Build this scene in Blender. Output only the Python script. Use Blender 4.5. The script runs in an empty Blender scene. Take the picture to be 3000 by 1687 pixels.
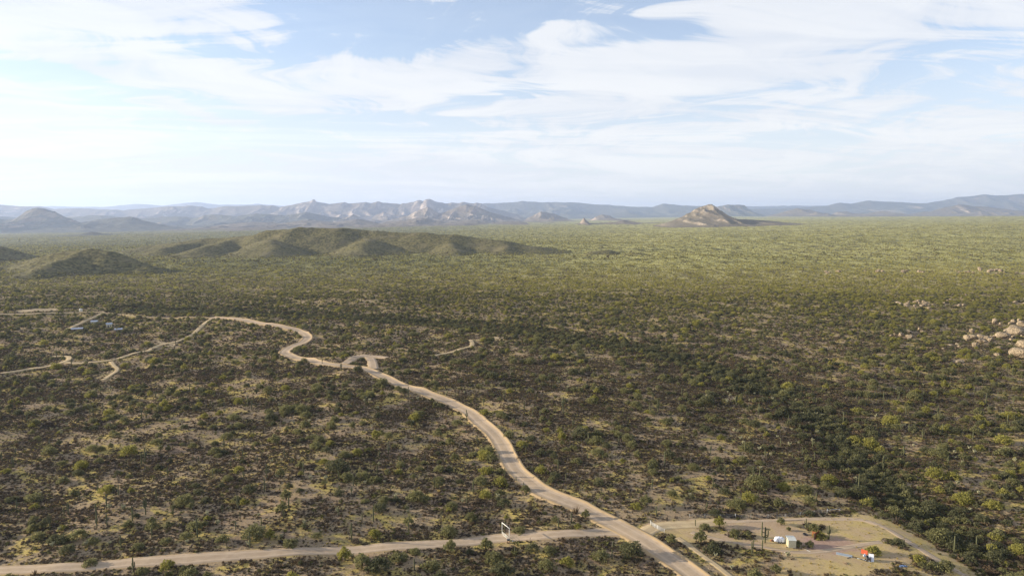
import bpy, bmesh, math, random
import numpy as np
from mathutils import Vector, Matrix

random.seed(7)
rng = np.random.default_rng(11)
scene = bpy.context.scene
col = scene.collection
R = math.radians

# ------------------------------------------------------------------ camera, sky, sun, exposure
CAM_H = 100.0
PITCH = R(5.95)
F_PX = 2000.0                                   # focal length in pixels of the 3000 px wide photograph
cam_data = bpy.data.cameras.new("camera")
cam_data.sensor_width = 36.0
cam_data.lens = 24.0
cam_data.clip_start = 1.0
cam_data.clip_end = 90000.0
cam = bpy.data.objects.new("camera", cam_data)
cam.location = (0, 0, CAM_H)
cam.rotation_euler = (math.pi / 2 - PITCH, 0, 0)
col.objects.link(cam)
scene.camera = cam

SUN_EL = R(13.0)
SUN_AZ = R(-84.0)                               # from +Y (view direction) clockwise: the sun stands at the left, slightly ahead
SKY_STRENGTH = 0.11
SUN_STRENGTH = 5.0
HAZE_DENSITY = 3.2e-5
scene.view_settings.view_transform = 'Standard'
scene.view_settings.look = 'None'
scene.view_settings.gamma = 1.0
scene.view_settings.use_curve_mapping = False
scene.view_settings.exposure = 1.05

sun_data = bpy.data.lights.new("sun", 'SUN')
sun_data.energy = SUN_STRENGTH
sun_data.angle = R(0.53)
sun_data.color = (1.0, 0.87, 0.66)
sun = bpy.data.objects.new("sun", sun_data)
sdir = Vector((math.sin(SUN_AZ) * math.cos(SUN_EL), math.cos(SUN_AZ) * math.cos(SUN_EL), math.sin(SUN_EL)))
sun.rotation_euler = (-sdir).to_track_quat('-Z', 'Y').to_euler()
sun.location = (-400, 0, 300)
col.objects.link(sun)

scene.render.engine = 'CYCLES'
cy = scene.cycles
cy.max_bounces = 5
cy.diffuse_bounces = 2
cy.glossy_bounces = 2
cy.transmission_bounces = 3
cy.transparent_max_bounces = 6
cy.volume_bounces = 1
cy.use_denoising = True
cy.sample_clamp_indirect = 6.0


class NT:
    """A small helper to write node trees."""

    def __init__(self, tree):
        self.t = tree
        tree.nodes.clear()

    def n(self, typ, **kw):
        nd = self.t.nodes.new(typ)
        for k, v in kw.items():
            setattr(nd, k, v)
        return nd

    def set(self, sock, v):
        if isinstance(v, bpy.types.NodeSocket):
            self.t.links.new(v, sock)
        elif v is not None:
            sock.default_value = v

    def math(self, op, a, b=None, c=None, clamp=False):
        nd = self.n('ShaderNodeMath', operation=op, use_clamp=clamp)
        self.set(nd.inputs[0], a)
        if b is not None:
            self.set(nd.inputs[1], b)
        if c is not None:
            self.set(nd.inputs[2], c)
        return nd.outputs[0]

    def vmath(self, op, a, b=None):
        nd = self.n('ShaderNodeVectorMath', operation=op)
        self.set(nd.inputs[0], a)
        if b is not None:
            self.set(nd.inputs[1], b)
        return nd.outputs[0]

    def noise(self, vec, scale, detail=4.0, rough=0.55, dist=0.0, out='Fac'):
        nd = self.n('ShaderNodeTexNoise')
        nd.noise_dimensions = '3D'
        if vec is not None:
            self.set(nd.inputs['Vector'], vec)
        nd.inputs['Scale'].default_value = scale
        nd.inputs['Detail'].default_value = detail
        nd.inputs['Roughness'].default_value = rough
        nd.inputs['Distortion'].default_value = dist
        return nd.outputs[out]

    def ramp(self, fac, lo, hi, a=0.0, b=1.0, smooth=True):
        nd = self.n('ShaderNodeMapRange')
        nd.interpolation_type = 'SMOOTHSTEP' if smooth else 'LINEAR'
        self.set(nd.inputs['Value'], fac)
        nd.inputs['From Min'].default_value = lo
        nd.inputs['From Max'].default_value = hi
        nd.inputs['To Min'].default_value = a
        nd.inputs['To Max'].default_value = b
        return nd.outputs[0]

    def mix(self, fac, a, b):
        nd = self.n('ShaderNodeMix', data_type='RGBA')
        self.set(nd.inputs[0], fac)
        self.set(nd.inputs[6], a if isinstance(a, bpy.types.NodeSocket) else (*a, 1.0))
        self.set(nd.inputs[7], b if isinstance(b, bpy.types.NodeSocket) else (*b, 1.0))
        return nd.outputs[2]


def px_dir_angles(px, py):
    """azimuth and elevation of a photograph pixel (radians)"""
    dx = (px - 1500.0) / F_PX
    dv = (843.5 - py) / F_PX
    fy = math.cos(PITCH) + dv * math.sin(PITCH)
    fz = -math.sin(PITCH) + dv * math.cos(PITCH)
    return math.atan2(dx, fy), math.atan2(fz, math.hypot(dx, fy))


world = bpy.data.worlds.new("World")
scene.world = world
world.use_nodes = True
w = NT(world.node_tree)
sky = w.n('ShaderNodeTexSky', sky_type='NISHITA', sun_disc=False)
sky.sun_elevation = SUN_EL
sky.sun_rotation = SUN_AZ
sky.altitude = 700.0
sky.air_density = 1.0
sky.dust_density = 0.6
sky.ozone_density = 1.6
gen = w.n('ShaderNodeTexCoord').outputs['Generated']
sep = w.n('ShaderNodeSeparateXYZ')
w.set(sep.inputs[0], gen)
dx_, dy_, dz_ = sep.outputs
az = w.math('ARCTAN2', dx_, dy_)
el = w.math('ARCSINE', dz_)
zc = w.math('ADD', w.math('MAXIMUM', dz_, 0.0), 0.09)
pu = w.math('DIVIDE', dx_, zc)
pv = w.math('DIVIDE', dy_, zc)
comb = w.n('ShaderNodeCombineXYZ')
w.set(comb.inputs[0], w.math('MULTIPLY', pu, 0.62))
w.set(comb.inputs[1], w.math('ADD', pv, w.math('MULTIPLY', pu, -0.10)))
P_ = comb.outputs[0]
warpn = w.noise(P_, 0.55, 3.0, 0.5, out='Color')
warp = w.vmath('MULTIPLY', w.vmath('SUBTRACT', warpn, (0.5, 0.5, 0.5)), (2.4, 2.0, 0.0))
Pw = w.vmath('ADD', P_, warp)
big = w.noise(Pw, 0.50, 5.0, 0.52)
stre_map = w.vmath('MULTIPLY', Pw, (0.55, 1.9, 1.0))
depth_map = w.vmath('MULTIPLY', Pw, (2.1, 0.50, 1.0))
fine = w.math('ADD', w.math('MULTIPLY', w.noise(stre_map, 2.3, 9.0, 0.66, 0.5), 0.5), w.math('MULTIPLY', w.noise(depth_map, 2.0, 9.0, 0.66, 0.7), 0.5))
fine = w.math('ADD', w.math('MULTIPLY', w.math('SUBTRACT', fine, 0.5), 2.7), 0.5)
veil = w.noise(stre_map, 0.7, 4.0, 0.5)
wob = w.noise(Pw, 0.9, 6.0, 0.6, out='Color')
wobs = w.n('ShaderNodeSeparateXYZ')
w.set(wobs.inputs[0], w.vmath('SUBTRACT', wob, (0.5, 0.5, 0.5)))
azw = w.math('ADD', az, w.math('MULTIPLY', wobs.outputs[0], 0.22))
elw = w.math('ADD', el, w.math('MULTIPLY', wobs.outputs[1], 0.085))


def blob(px, py, wx, wy, tilt=0.0):
    """soft elliptical region of the sky round a direction; tilt in degrees, up to the right"""
    a0, e0 = px_dir_angles(px, py)
    wx, wy = wx / F_PX, wy / F_PX
    c, s = math.cos(R(tilt)), math.sin(R(tilt))
    da = w.math('SUBTRACT', azw, a0)
    de = w.math('SUBTRACT', elw, e0)
    u = w.math('ADD', w.math('MULTIPLY', da, c / wx), w.math('MULTIPLY', de, s / wx))
    v = w.math('ADD', w.math('MULTIPLY', da, -s / wy), w.math('MULTIPLY', de, c / wy))
    d2 = w.math('ADD', w.math('MULTIPLY', u, u), w.math('MULTIPLY', v, v))
    return w.math('EXPONENT', w.math('MULTIPLY', d2, -1.0))


# openings in the cloud sheet (negative) and its bright bands (positive), as directions of the sky
dens = w.math('ADD', w.math('MULTIPLY', big, 0.42), w.math('MULTIPLY', fine, 0.70))
dens = w.math('ADD', dens, 0.165)
for (px, py, wx, wy, tilt, k) in [
        (1060, 62, 270, 62, -4, -0.52), (700, 135, 330, 42, 2, -0.25), (1640, 40, 260, 70, 8, -0.44),
        (1850, 95, 330, 32, 12, -0.26), (1480, 20, 120, 40, 0, -0.20), (2960, 150, 230, 50, 6, -0.15),
        (150, 215, 420, 45, -16, -0.12), (520, 300, 420, 26, -8, -0.20), (1080, 380, 520, 48, 2, -0.24),
        (1420, 265, 260, 22, 6, -0.20), (1000, 205, 160, 26, 8, -0.16), (2100, 395, 280, 20, -6, -0.16),
        (1640, 255, 260, 24, 10, -0.14), (2500, 205, 300, 24, 8, -0.14), (300, 420, 500, 40, 0, -0.12),
        (640, 333, 380, 14, -8, 0.26), (300, 205, 320, 16, -20, 0.16), (900, 165, 520, 26, 7, 0.14),
        (2400, 70, 700, 60, 10, 0.14), (500, 40, 420, 60, -3, 0.12), (1300, 190, 420, 40, 10, 0.14),
        (1650, 60, 90, 42, 30, 0.16), (2100, 240, 700, 50, 8, 0.06)]:
    dens = w.math('ADD', dens, w.math('MULTIPLY', blob(px, py, wx, wy, tilt), k))
cov = w.ramp(dens, 0.38, 0.72)
# a thin sheet looks thinner overhead than along the horizon
thin = w.ramp(dz_, 0.02, 0.75, 1.0, 0.45)
cov = w.math('MULTIPLY', cov, thin, clamp=True)
haze_low = w.ramp(dz_, 0.0, 0.27, 0.88, 0.27)
cov = w.math('MAXIMUM', cov, haze_low)
shade = w.ramp(w.math('ADD', w.math('MULTIPLY', veil, 0.6), w.math('MULTIPLY', fine, 0.4)), 0.38, 0.64, 1.0, 0.0)
CL = 4.5
cloud_col = w.mix(shade, (CL * 1.01, CL * 1.0, CL * 0.985), (CL * 0.87, CL * 0.885, CL * 0.92))
tint = w.mix(1.0, sky.outputs[0], (0, 0, 0))
mulsky = w.n('ShaderNodeMix', data_type='RGBA', blend_type='MULTIPLY')
mulsky.inputs[0].default_value = 1.0
w.set(mulsky.inputs[6], sky.outputs[0])
mulsky.inputs[7].default_value = (1.02, 0.98, 1.04, 1.0)
final = w.mix(w.math('MULTIPLY', cov, 0.93), mulsky.outputs[2], cloud_col)
bg = w.n('ShaderNodeBackground')
w.set(bg.inputs[0], final)
bg.inputs[1].default_value = SKY_STRENGTH
wo = w.n('ShaderNodeOutputWorld')
w.t.links.new(bg.outputs[0], wo.inputs[0])

# ------------------------------------------------------------------ noise and terrain height
_lat = np.random.default_rng(3).random((256, 256))


def vnoise(x, y):
    xi = np.floor(x).astype(np.int64)
    yi = np.floor(y).astype(np.int64)
    fx, fy = x - xi, y - yi
    fx = fx * fx * fx * (fx * (fx * 6 - 15) + 10)
    fy = fy * fy * fy * (fy * (fy * 6 - 15) + 10)
    a = _lat[xi & 255, yi & 255]
    b = _lat[(xi + 1) & 255, yi & 255]
    c = _lat[xi & 255, (yi + 1) & 255]
    d = _lat[(xi + 1) & 255, (yi + 1) & 255]
    return (a + (b - a) * fx) * (1 - fy) + (c + (d - c) * fx) * fy


def fbm(x, y, scale, octv=4, gain=0.5, seed=0.0):
    x = np.asarray(x, float) / scale + seed * 17.31
    y = np.asarray(y, float) / scale + seed * 9.73
    s, a, n = 0.0, 1.0, 0.0
    for _ in range(octv):
        s = s + a * (vnoise(x, y) - 0.5)
        n += a
        a *= gain
        x, y = x * 2.03 + 5.1, y * 2.03 + 1.7
    return s / n * 2.0                            # about -1..1


def ridged(x, y, scale, octv=5, gain=0.5, seed=0.0):
    x = np.asarray(x, float) / scale + seed * 13.7
    y = np.asarray(y, float) / scale + seed * 7.9
    s, a, n, wgt = 0.0, 1.0, 0.0, 1.0
    for _ in range(octv):
        v = 1.0 - np.abs(vnoise(x, y) * 2 - 1)
        v = v * v * wgt
        wgt = np.clip(v * 1.6, 0, 1)
        s = s + a * v
        n += a
        a *= gain
        x, y = x * 2.07 + 3.3, y * 2.07 + 8.8
    return s / n


def sstep(v, a, b):
    t = np.clip((np.asarray(v, float) - a) / (b - a), 0, 1)
    return t * t * (3 - 2 * t)


def ray(px, py):
    dx = (px - 1500.0) / F_PX
    dv = (843.5 - py) / F_PX
    return np.array([dx, math.cos(PITCH) + dv * math.sin(PITCH), -math.sin(PITCH) + dv * math.cos(PITCH)])


def flat_point(px, py, z=0.0):
    d = ray(px, py)
    t = (z - CAM_H) / d[2]
    return (d[0] * t, d[1] * t)


def at_depth(px, py, D):
    d = ray(px, py)
    t = D / d[1]
    return (d[0] * t, D, CAM_H + d[2] * t)


def seg_dist(x, y, pts):
    """distance to a polyline, vectorised, and the index of the nearest segment"""
    x = np.asarray(x, float)
    y = np.asarray(y, float)
    best = np.full(x.shape, 1e9)
    for (x0, y0), (x1, y1) in zip(pts[:-1], pts[1:]):
        ex, ey = x1 - x0, y1 - y0
        L = ex * ex + ey * ey + 1e-9
        t = np.clip(((x - x0) * ex + (y - y0) * ey) / L, 0, 1)
        best = np.minimum(best, (x - x0 - t * ex) ** 2 + (y - y0 - t * ey) ** 2)
    return np.sqrt(best)


WASH = [flat_point(*p) for p in [(3250, 1760), (2900, 1640), (2700, 1500), (2560, 1390), (2470, 1290), (2400, 1210), (2250, 1130), (2080, 1065),
                                 (1900, 1020), (1700, 985), (1500, 958), (1250, 938), (1000, 922), (700, 912), (400, 900)]]
YARD_C = flat_point(2350, 1585)


def base_h(x, y):
    x = np.asarray(x, float)
    y = np.asarray(y, float)
    tilt = np.clip(0.017 * x, -125, 100) * sstep(y, 500, 3800)
    big_ = 4.0 * fbm(x, y, 260, 3, 0.5, 1) * sstep(y, 150, 500)
    far_ = 12.0 * fbm(x, y, 1500, 3, 0.5, 4) * sstep(y, 1500, 4000)
    left = 1.0 - 0.55 * sstep(x, -60, 60)
    dampy = 1.0 - 0.9 * np.exp(-(((x - YARD_C[0]) / 42) ** 2 + ((y - YARD_C[1]) / 30) ** 2))
    mound = (2.5 * fbm(x, y, 46, 2, 0.45, 2) + 0.55 * fbm(x, y, 15, 2, 0.5, 3)) * left * dampy
    mound = mound * (1.0 - 0.6 * sstep(y, 700, 2500))
    wash = -2.2 * np.exp(-(seg_dist(x, y, WASH) / 16.0) ** 2) * (1 - sstep(y, 900, 1600)) if x.size < 6e6 else 0.0
    return tilt + big_ + far_ + mound + wash


def ridge_bump(x, y, ridges, noise_amp=0.0, noise_scale=120.0, p=14.0):
    """rounded hills: every ridge is (x0,y0,h0, x1,y1,h1, run): height falls to zero over 'run' metres beside its crest"""
    x = np.asarray(x, float)
    y = np.asarray(y, float)
    wx = x + 22 * fbm(x, y, 190, 3, 0.45, 6)
    wy = y + 22 * fbm(x, y, 190, 3, 0.45, 7)
    acc = np.zeros(x.shape)
    for (x0, y0, h0, x1, y1, h1, run) in ridges:
        ex, ey = x1 - x0, y1 - y0
        t = np.clip(((wx - x0) * ex + (wy - y0) * ey) / (ex * ex + ey * ey + 1e-9), 0, 1)
        d = np.hypot(wx - x0 - t * ex, wy - y0 - t * ey)
        hh = h0 + (h1 - h0) * t
        q = np.clip(1 - d / (run * (0.35 + 0.65 * hh / max(h0, h1))), 0, 1)
        b = hh * (q * q * (2.6 - 1.6 * q))
        acc = acc + np.maximum(b, 0) ** p
    b = acc ** (1 / p)
    if noise_amp:
        b = b * (1 + noise_amp * fbm(x, y, noise_scale, 4, 0.5, 8))
    return b


def rp(px, py, D):
    """ridge point seen at a pixel, at depth D: x, y and height above the plain there"""
    X, Y, Z = at_depth(px, py, D)
    return X, Y, float(Z - base_h(np.array([X]), np.array([Y]))[0])


def ridge(a, b, run):
    return (*a, *b, run)


D2 = 2080
HILLS = {
    'ridge_hill': [],
    'left_hill': [],
    'edge_hill': [],
}
c = [rp(470, 716, 2200), rp(610, 700, 2180), rp(720, 693, 2150), rp(790, 680, 2100), rp(880, 672, D2), rp(1000, 669, D2), rp(1120, 679, D2), rp(1240, 681, 2060),
     rp(1340, 688, 2040), rp(1460, 706, 2000), rp(1560, 724, 1960), rp(1620, 741, 1930)]
for a, b in zip(c[:-1], c[1:]):
    HILLS['ridge_hill'].append(ridge(a, b, 185))
HILLS['ridge_hill'] += [
    ridge(rp(800, 696, 2080), rp(790, 714, 1880), 165), ridge(rp(790, 714, 1880), rp(770, 756, 1680), 150),    # the broad spurs that run down towards the viewer
    ridge(rp(1085, 696, 2060), rp(1070, 712, 1890), 165), ridge(rp(1070, 712, 1890), rp(1030, 754, 1690), 145),
    ridge(rp(1320, 698, 2030), rp(1320, 744, 1760), 120),
    ridge(rp(1470, 708, 2000), rp(1500, 748, 1780), 110),
    ridge(rp(700, 696, 2150), rp(590, 728, 1850), 160),
    ridge(rp(610, 702, 2180), rp(480, 728, 1950), 130)]
HILLS['left_hill'] = [
    ridge(rp(130, 752, 1340), rp(205, 736, 1320), 120), ridge(rp(205, 736, 1320), rp(262, 730, 1310), 125), ridge(rp(262, 730, 1310), rp(330, 741, 1300), 115), ridge(rp(330, 741, 1300), rp(440, 776, 1280), 90),
    ridge(rp(240, 738, 1300), rp(150, 785, 1180), 110), ridge(rp(130, 752, 1340), rp(20, 778, 1310), 100)]
HILLS['edge_hill'] = [ridge(rp(-160, 690, 1750), rp(-20, 722, 1720), 170), ridge(rp(-20, 722, 1720), rp(75, 750, 1700), 110)]
HILLS['low_knoll'] = [ridge(rp(1755, 735, 1850), rp(1790, 732, 1850), 45), ridge(rp(1870, 742, 1800), rp(1910, 745, 1790), 45), ridge(rp(1960, 746, 1750), rp(2010, 752, 1740), 60),
                      ridge(rp(2690, 771, 1500), rp(2770, 773, 1480), 60)]
HILL_BOX = {}
for k, rl in HILLS.items():
    m = 330
    HILL_BOX[k] = (min(min(r[0], r[3]) for r in rl) - m, max(max(r[0], r[3]) for r in rl) + m, min(min(r[1], r[4]) for r in rl) - m, max(max(r[1], r[4]) for r in rl) + m)


def hill_h(x, y):
    x = np.asarray(x, float)
    y = np.asarray(y, float)
    out = np.zeros(x.shape)
    for k, rl in HILLS.items():
        x0, x1, y0, y1 = HILL_BOX[k]
        sel = (x > x0) & (x < x1) & (y > y0) & (y < y1)
        if sel.any():
            out[sel] = np.maximum(out[sel], ridge_bump(x[sel], y[sel], rl, 0.10, 80.0))
    return out


def total_h(x, y):
    return base_h(x, y) + hill_h(x, y)


def H(x, y):
    return float(total_h(np.array([float(x)]), np.array([float(y)]))[0])


_ts = np.concatenate([np.linspace(150, 800, 1600), np.linspace(800, 9000, 3000)])


def G(px, py):
    """the point of the terrain seen at a photograph pixel"""
    d = ray(px, py)
    X, Y, Z = d[0] * _ts, d[1] * _ts, CAM_H + d[2] * _ts
    below = np.nonzero(Z < total_h(X, Y))[0]
    i = below[0] if len(below) else len(_ts) - 1
    return float(X[i]), float(Y[i])


# ------------------------------------------------------------------ building helpers
def link(o, parent=None):
    col.objects.link(o)
    if parent is not None:
        o.parent = parent
    return o


def tag(o, label=None, cat=None, group=None, kind=None):
    if label:
        o['label'] = label
    if cat:
        o['category'] = cat
    if group:
        o['group'] = group
    if kind:
        o['kind'] = kind
    return o


def empty(name, loc, rz=0.0, label=None, cat=None, group=None):
    o = bpy.data.objects.new(name, None)
    o.empty_display_size = 0.3
    o.location = loc
    o.rotation_euler = (0, 0, rz)
    tag(o, label, cat, group)
    return link(o)


def mesh_np(name, v, faces, mat=None, smooth=False):
    """mesh from numpy arrays; faces is an (n,3) or (n,4) array or a list of lists"""
    me = bpy.data.meshes.new(name)
    v = np.asarray(v, np.float32)
    if isinstance(faces, np.ndarray):
        n, k = faces.shape
        me.vertices.add(len(v))
        me.vertices.foreach_set('co', v.ravel())
        me.loops.add(n * k)
        me.loops.foreach_set('vertex_index', faces.astype(np.int32).ravel())
        me.polygons.add(n)
        me.polygons.foreach_set('loop_start', np.arange(0, n * k, k, dtype=np.int32))
        me.polygons.foreach_set('loop_total', np.full(n, k, np.int32))
        me.update(calc_edges=True)
    else:
        me.from_pydata([tuple(map(float, p)) for p in v], [], faces)
        me.update()
    if smooth:
        me.polygons.foreach_set('use_smooth', np.ones(len(me.polygons), bool))
    if mat is not None:
        me.materials.append(mat)
    return me


def grid_faces(nr, nc):
    i = np.arange(nr - 1)[:, None] * nc + np.arange(nc - 1)[None, :]
    i = i.ravel()
    return np.stack([i, i + 1, i + nc + 1, i + nc], 1)


class MB:
    """collects boxes, tubes and sheets of ONE part and links it as one mesh object"""

    def __init__(self):
        self.v, self.f = [], []

    def add(self, v, f):
        o = len(self.v)
        self.v += [tuple(p) for p in v]
        self.f += [[i + o for i in q] for q in f]
        return self

    def box(self, cx, cy, cz, sx, sy, sz, rz=0.0, rx=0.0, ry=0.0, taper=1.0):
        M = Matrix.Rotation(rz, 3, 'Z') @ Matrix.Rotation(ry, 3, 'Y') @ Matrix.Rotation(rx, 3, 'X')
        vs = []
        for z in (-1, 1):
            k = taper if z > 0 else 1.0
            for x, y in ((-1, -1), (1, -1), (1, 1), (-1, 1)):
                p = M @ Vector((x * sx / 2 * k, y * sy / 2 * k, z * sz / 2))
                vs.append((p.x + cx, p.y + cy, p.z + cz))
        return self.add(vs, [[3, 2, 1, 0], [4, 5, 6, 7], [0, 1, 5, 4], [1, 2, 6, 5], [2, 3, 7, 6], [3, 0, 4, 7]])

    def tube(self, pts, rad, n=8, cap=True):
        """tube along points with a radius per point"""
        pts = [Vector(p) for p in pts]
        if not hasattr(rad, '__len__'):
            rad = [rad] * len(pts)
        rings = []
        prev = None
        for i, p in enumerate(pts):
            t = (pts[min(i + 1, len(pts) - 1)] - pts[max(i - 1, 0)]).normalized()
            if prev is None:
                a = t.orthogonal().normalized()
            else:
                a = (prev - t * prev.dot(t)).normalized()
            prev = a
            b = t.cross(a)
            rings.append([p + (a * math.cos(k * 2 * math.pi / n) + b * math.sin(k * 2 * math.pi / n)) * rad[i] for k in range(n)])
        v = [q for r in rings for q in r]
        f = []
        for i in range(len(pts) - 1):
            for k in range(n):
                f.append([i * n + k, i * n + (k + 1) % n, (i + 1) * n + (k + 1) % n, (i + 1) * n + k])
        if cap:
            f.append(list(range(n))[::-1])
            f.append([(len(pts) - 1) * n + k for k in range(n)])
        return self.add(v, f)

    def mesh(self, name, mat, smooth=False):
        me = mesh_np(name, np.array(self.v), self.f, mat, smooth)
        return me

    def build(self, name, mat, parent=None, smooth=False, bevel=0.0):
        me = self.mesh(name, mat, smooth)
        if bevel:
            bm = bmesh.new()
            bm.from_mesh(me)
            bmesh.ops.bevel(bm, geom=list(bm.edges), offset=bevel, segments=1, affect='EDGES', clamp_overlap=True)
            bm.to_mesh(me)
            bm.free()
        return link(bpy.data.objects.new(name, me), parent)


# ------------------------------------------------------------------ materials
def new_mat(name):
    m = bpy.data.materials.new(name)
    m.use_nodes = True
    return m, NT(m.node_tree)


def finish(nt, color, rough=0.9, bump=None, bump_strength=0.3, bump_dist=0.1, spec=0.1, metal=0.0):
    b = nt.n('ShaderNodeBsdfPrincipled')
    nt.set(b.inputs['Base Color'], color if isinstance(color, bpy.types.NodeSocket) else (*color, 1.0))
    nt.set(b.inputs['Roughness'], rough)
    b.inputs['Specular IOR Level'].default_value = spec
    b.inputs['Metallic'].default_value = metal
    if bump is not None:
        bn = nt.n('ShaderNodeBump')
        bn.inputs['Strength'].default_value = bump_strength
        bn.inputs['Distance'].default_value = bump_dist
        nt.set(bn.inputs['Height'], bump)
        nt.set(b.inputs['Normal'], bn.outputs[0])
    o = nt.n('ShaderNodeOutputMaterial')
    nt.t.links.new(b.outputs[0], o.inputs[0])


def worldpos(nt):
    return nt.n('ShaderNodeNewGeometry').outputs['Position']


def paint(name, color, rough=0.6, var=0.25, scale=3.0, spec=0.3, metal=0.0, dirt=(0.25, 0.19, 0.13), dirt_amt=0.35):
    """painted or raw surface with uneven tone and dust"""
    m, nt = new_mat(name)
    p = nt.n('ShaderNodeTexCoord').outputs['Object']
    n1 = nt.noise(p, scale, 5, 0.6)
    n2 = nt.noise(p, scale * 5, 4, 0.6)
    dark = tuple(c * (1 - var) for c in color)
    c1 = nt.mix(nt.ramp(n1, 0.3, 0.7), dark, color)
    c2 = nt.mix(nt.math('MULTIPLY', nt.ramp(n2, 0.5, 0.8), dirt_amt), c1, dirt)
    finish(nt, c2, rough, n2, 0.15, 0.02, spec, metal)
    return m


def soil(nt, p, far=True):
    """colours of the desert soil: pinkish gravel, yellow dry grass, brown litter"""
    n_big = nt.noise(p, 1 / 34.0, 5, 0.6)
    n_mid = nt.noise(p, 1 / 9.0, 5, 0.6, 0.5)
    n_fine = nt.noise(p, 1 / 1.6, 4, 0.65)
    n_tiny = nt.noise(p, 2.2, 3, 0.6)
    tan = nt.mix(nt.ramp(n_fine, 0.3, 0.7), (0.235, 0.172, 0.108), (0.36, 0.275, 0.172))
    grass = nt.mix(nt.ramp(n_tiny, 0.3, 0.7), (0.32, 0.24, 0.075), (0.47, 0.375, 0.13))
    c1 = nt.mix(nt.ramp(n_mid, 0.47, 0.61), tan, grass)
    red = nt.mix(nt.ramp(n_tiny, 0.3, 0.7), (0.17, 0.115, 0.085), (0.26, 0.175, 0.125))
    c2 = nt.mix(nt.ramp(n_big, 0.50, 0.68, 0.0, 0.6), c1, red)
    litter = nt.math('MULTIPLY', nt.ramp(n_fine, 0.50, 0.62), nt.ramp(n_tiny, 0.38, 0.6, 0.35, 0.9))
    c3 = nt.mix(litter, c2, (0.085, 0.068, 0.052))
    return c3, n_fine, n_tiny, n_mid


m_ground, nt = new_mat('desert_soil')
p = worldpos(nt)
cs, nf, ntiny, nmid = soil(nt, p)
sp = nt.n('ShaderNodeSeparateXYZ')
nt.set(sp.inputs[0], p)
stretch = nt.vmath('MULTIPLY', p, (1.0, 0.35, 1.0))
g1 = nt.noise(stretch, 1 / 30.0, 8, 0.72)
g2 = nt.noise(stretch, 1 / 420.0, 5, 0.6)
scrub = nt.mix(nt.ramp(g1, 0.40, 0.60), (0.085, 0.085, 0.042), (0.215, 0.205, 0.085))
scrub = nt.mix(nt.ramp(g2, 0.50, 0.66, 0.0, 0.45), scrub, (0.19, 0.16, 0.095))
lush = nt.ramp(nt.math('DIVIDE', sp.outputs[0], nt.math('MAXIMUM', sp.outputs[1], 1.0)), -0.25, 0.25)
scrub = nt.mix(nt.math('MULTIPLY', lush, nt.ramp(g1, 0.36, 0.60)), scrub, (0.42, 0.39, 0.155))
fary = nt.ramp(nt.math('ADD', sp.outputs[1], nt.math('MULTIPLY', nf, 300.0)), 700.0, 1700.0)
colr = nt.mix(fary, cs, scrub)
finish(nt, colr, 0.95, nt.math('ADD', nf, nt.math('MULTIPLY', ntiny, 0.5)), 0.8, 0.35, 0.05)

m_hill, nt = new_mat('hill_scrub')
p = worldpos(nt)
h1 = nt.noise(p, 1 / 7.0, 6, 0.7)
h2 = nt.noise(p, 1 / 60.0, 5, 0.6)
c1 = nt.mix(nt.ramp(h1, 0.42, 0.58), (0.070, 0.065, 0.036), (0.175, 0.157, 0.072))
c2 = nt.mix(nt.ramp(h2, 0.50, 0.68, 0.0, 0.5), c1, (0.20, 0.17, 0.10))
finish(nt, c2, 0.95, h1, 0.5, 1.2, 0.05)


def rock_mat(name, scrub_c, rock_c, pale_c, scale):
    m, nt = new_mat(name)
    p = worldpos(nt)
    n1 = nt.noise(p, 1 / scale, 7, 0.65)
    n2 = nt.noise(p, 5 / scale, 6, 0.7)
    gz = nt.n('ShaderNodeSeparateXYZ')
    nt.set(gz.inputs[0], nt.n('ShaderNodeNewGeometry').outputs['Normal'])
    steep = nt.ramp(nt.math('ADD', gz.outputs[2], nt.math('MULTIPLY', nt.math('SUBTRACT', n2, 0.5), 0.5)), 0.95, 0.78)
    c1 = nt.mix(nt.ramp(n2, 0.35, 0.65), scrub_c, tuple(c * 1.7 for c in scrub_c))
    rk = nt.mix(nt.ramp(n1, 0.40, 0.62), rock_c, pale_c)
    c2 = nt.mix(steep, c1, rk)
    finish(nt, c2, 0.95, n2, 0.8, scale * 0.12, 0.05)
    return m


m_butte = rock_mat('butte_rock', (0.125, 0.108, 0.080), (0.18, 0.148, 0.115), (0.40, 0.335, 0.255), 70.0)
m_range = rock_mat('range_rock', (0.13, 0.11, 0.085), (0.25, 0.195, 0.155), (0.52, 0.43, 0.345), 420.0)
m_blue = rock_mat('far_range_scrub', (0.085, 0.082, 0.062), (0.17, 0.14, 0.105), (0.32, 0.25, 0.19), 700.0)


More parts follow.
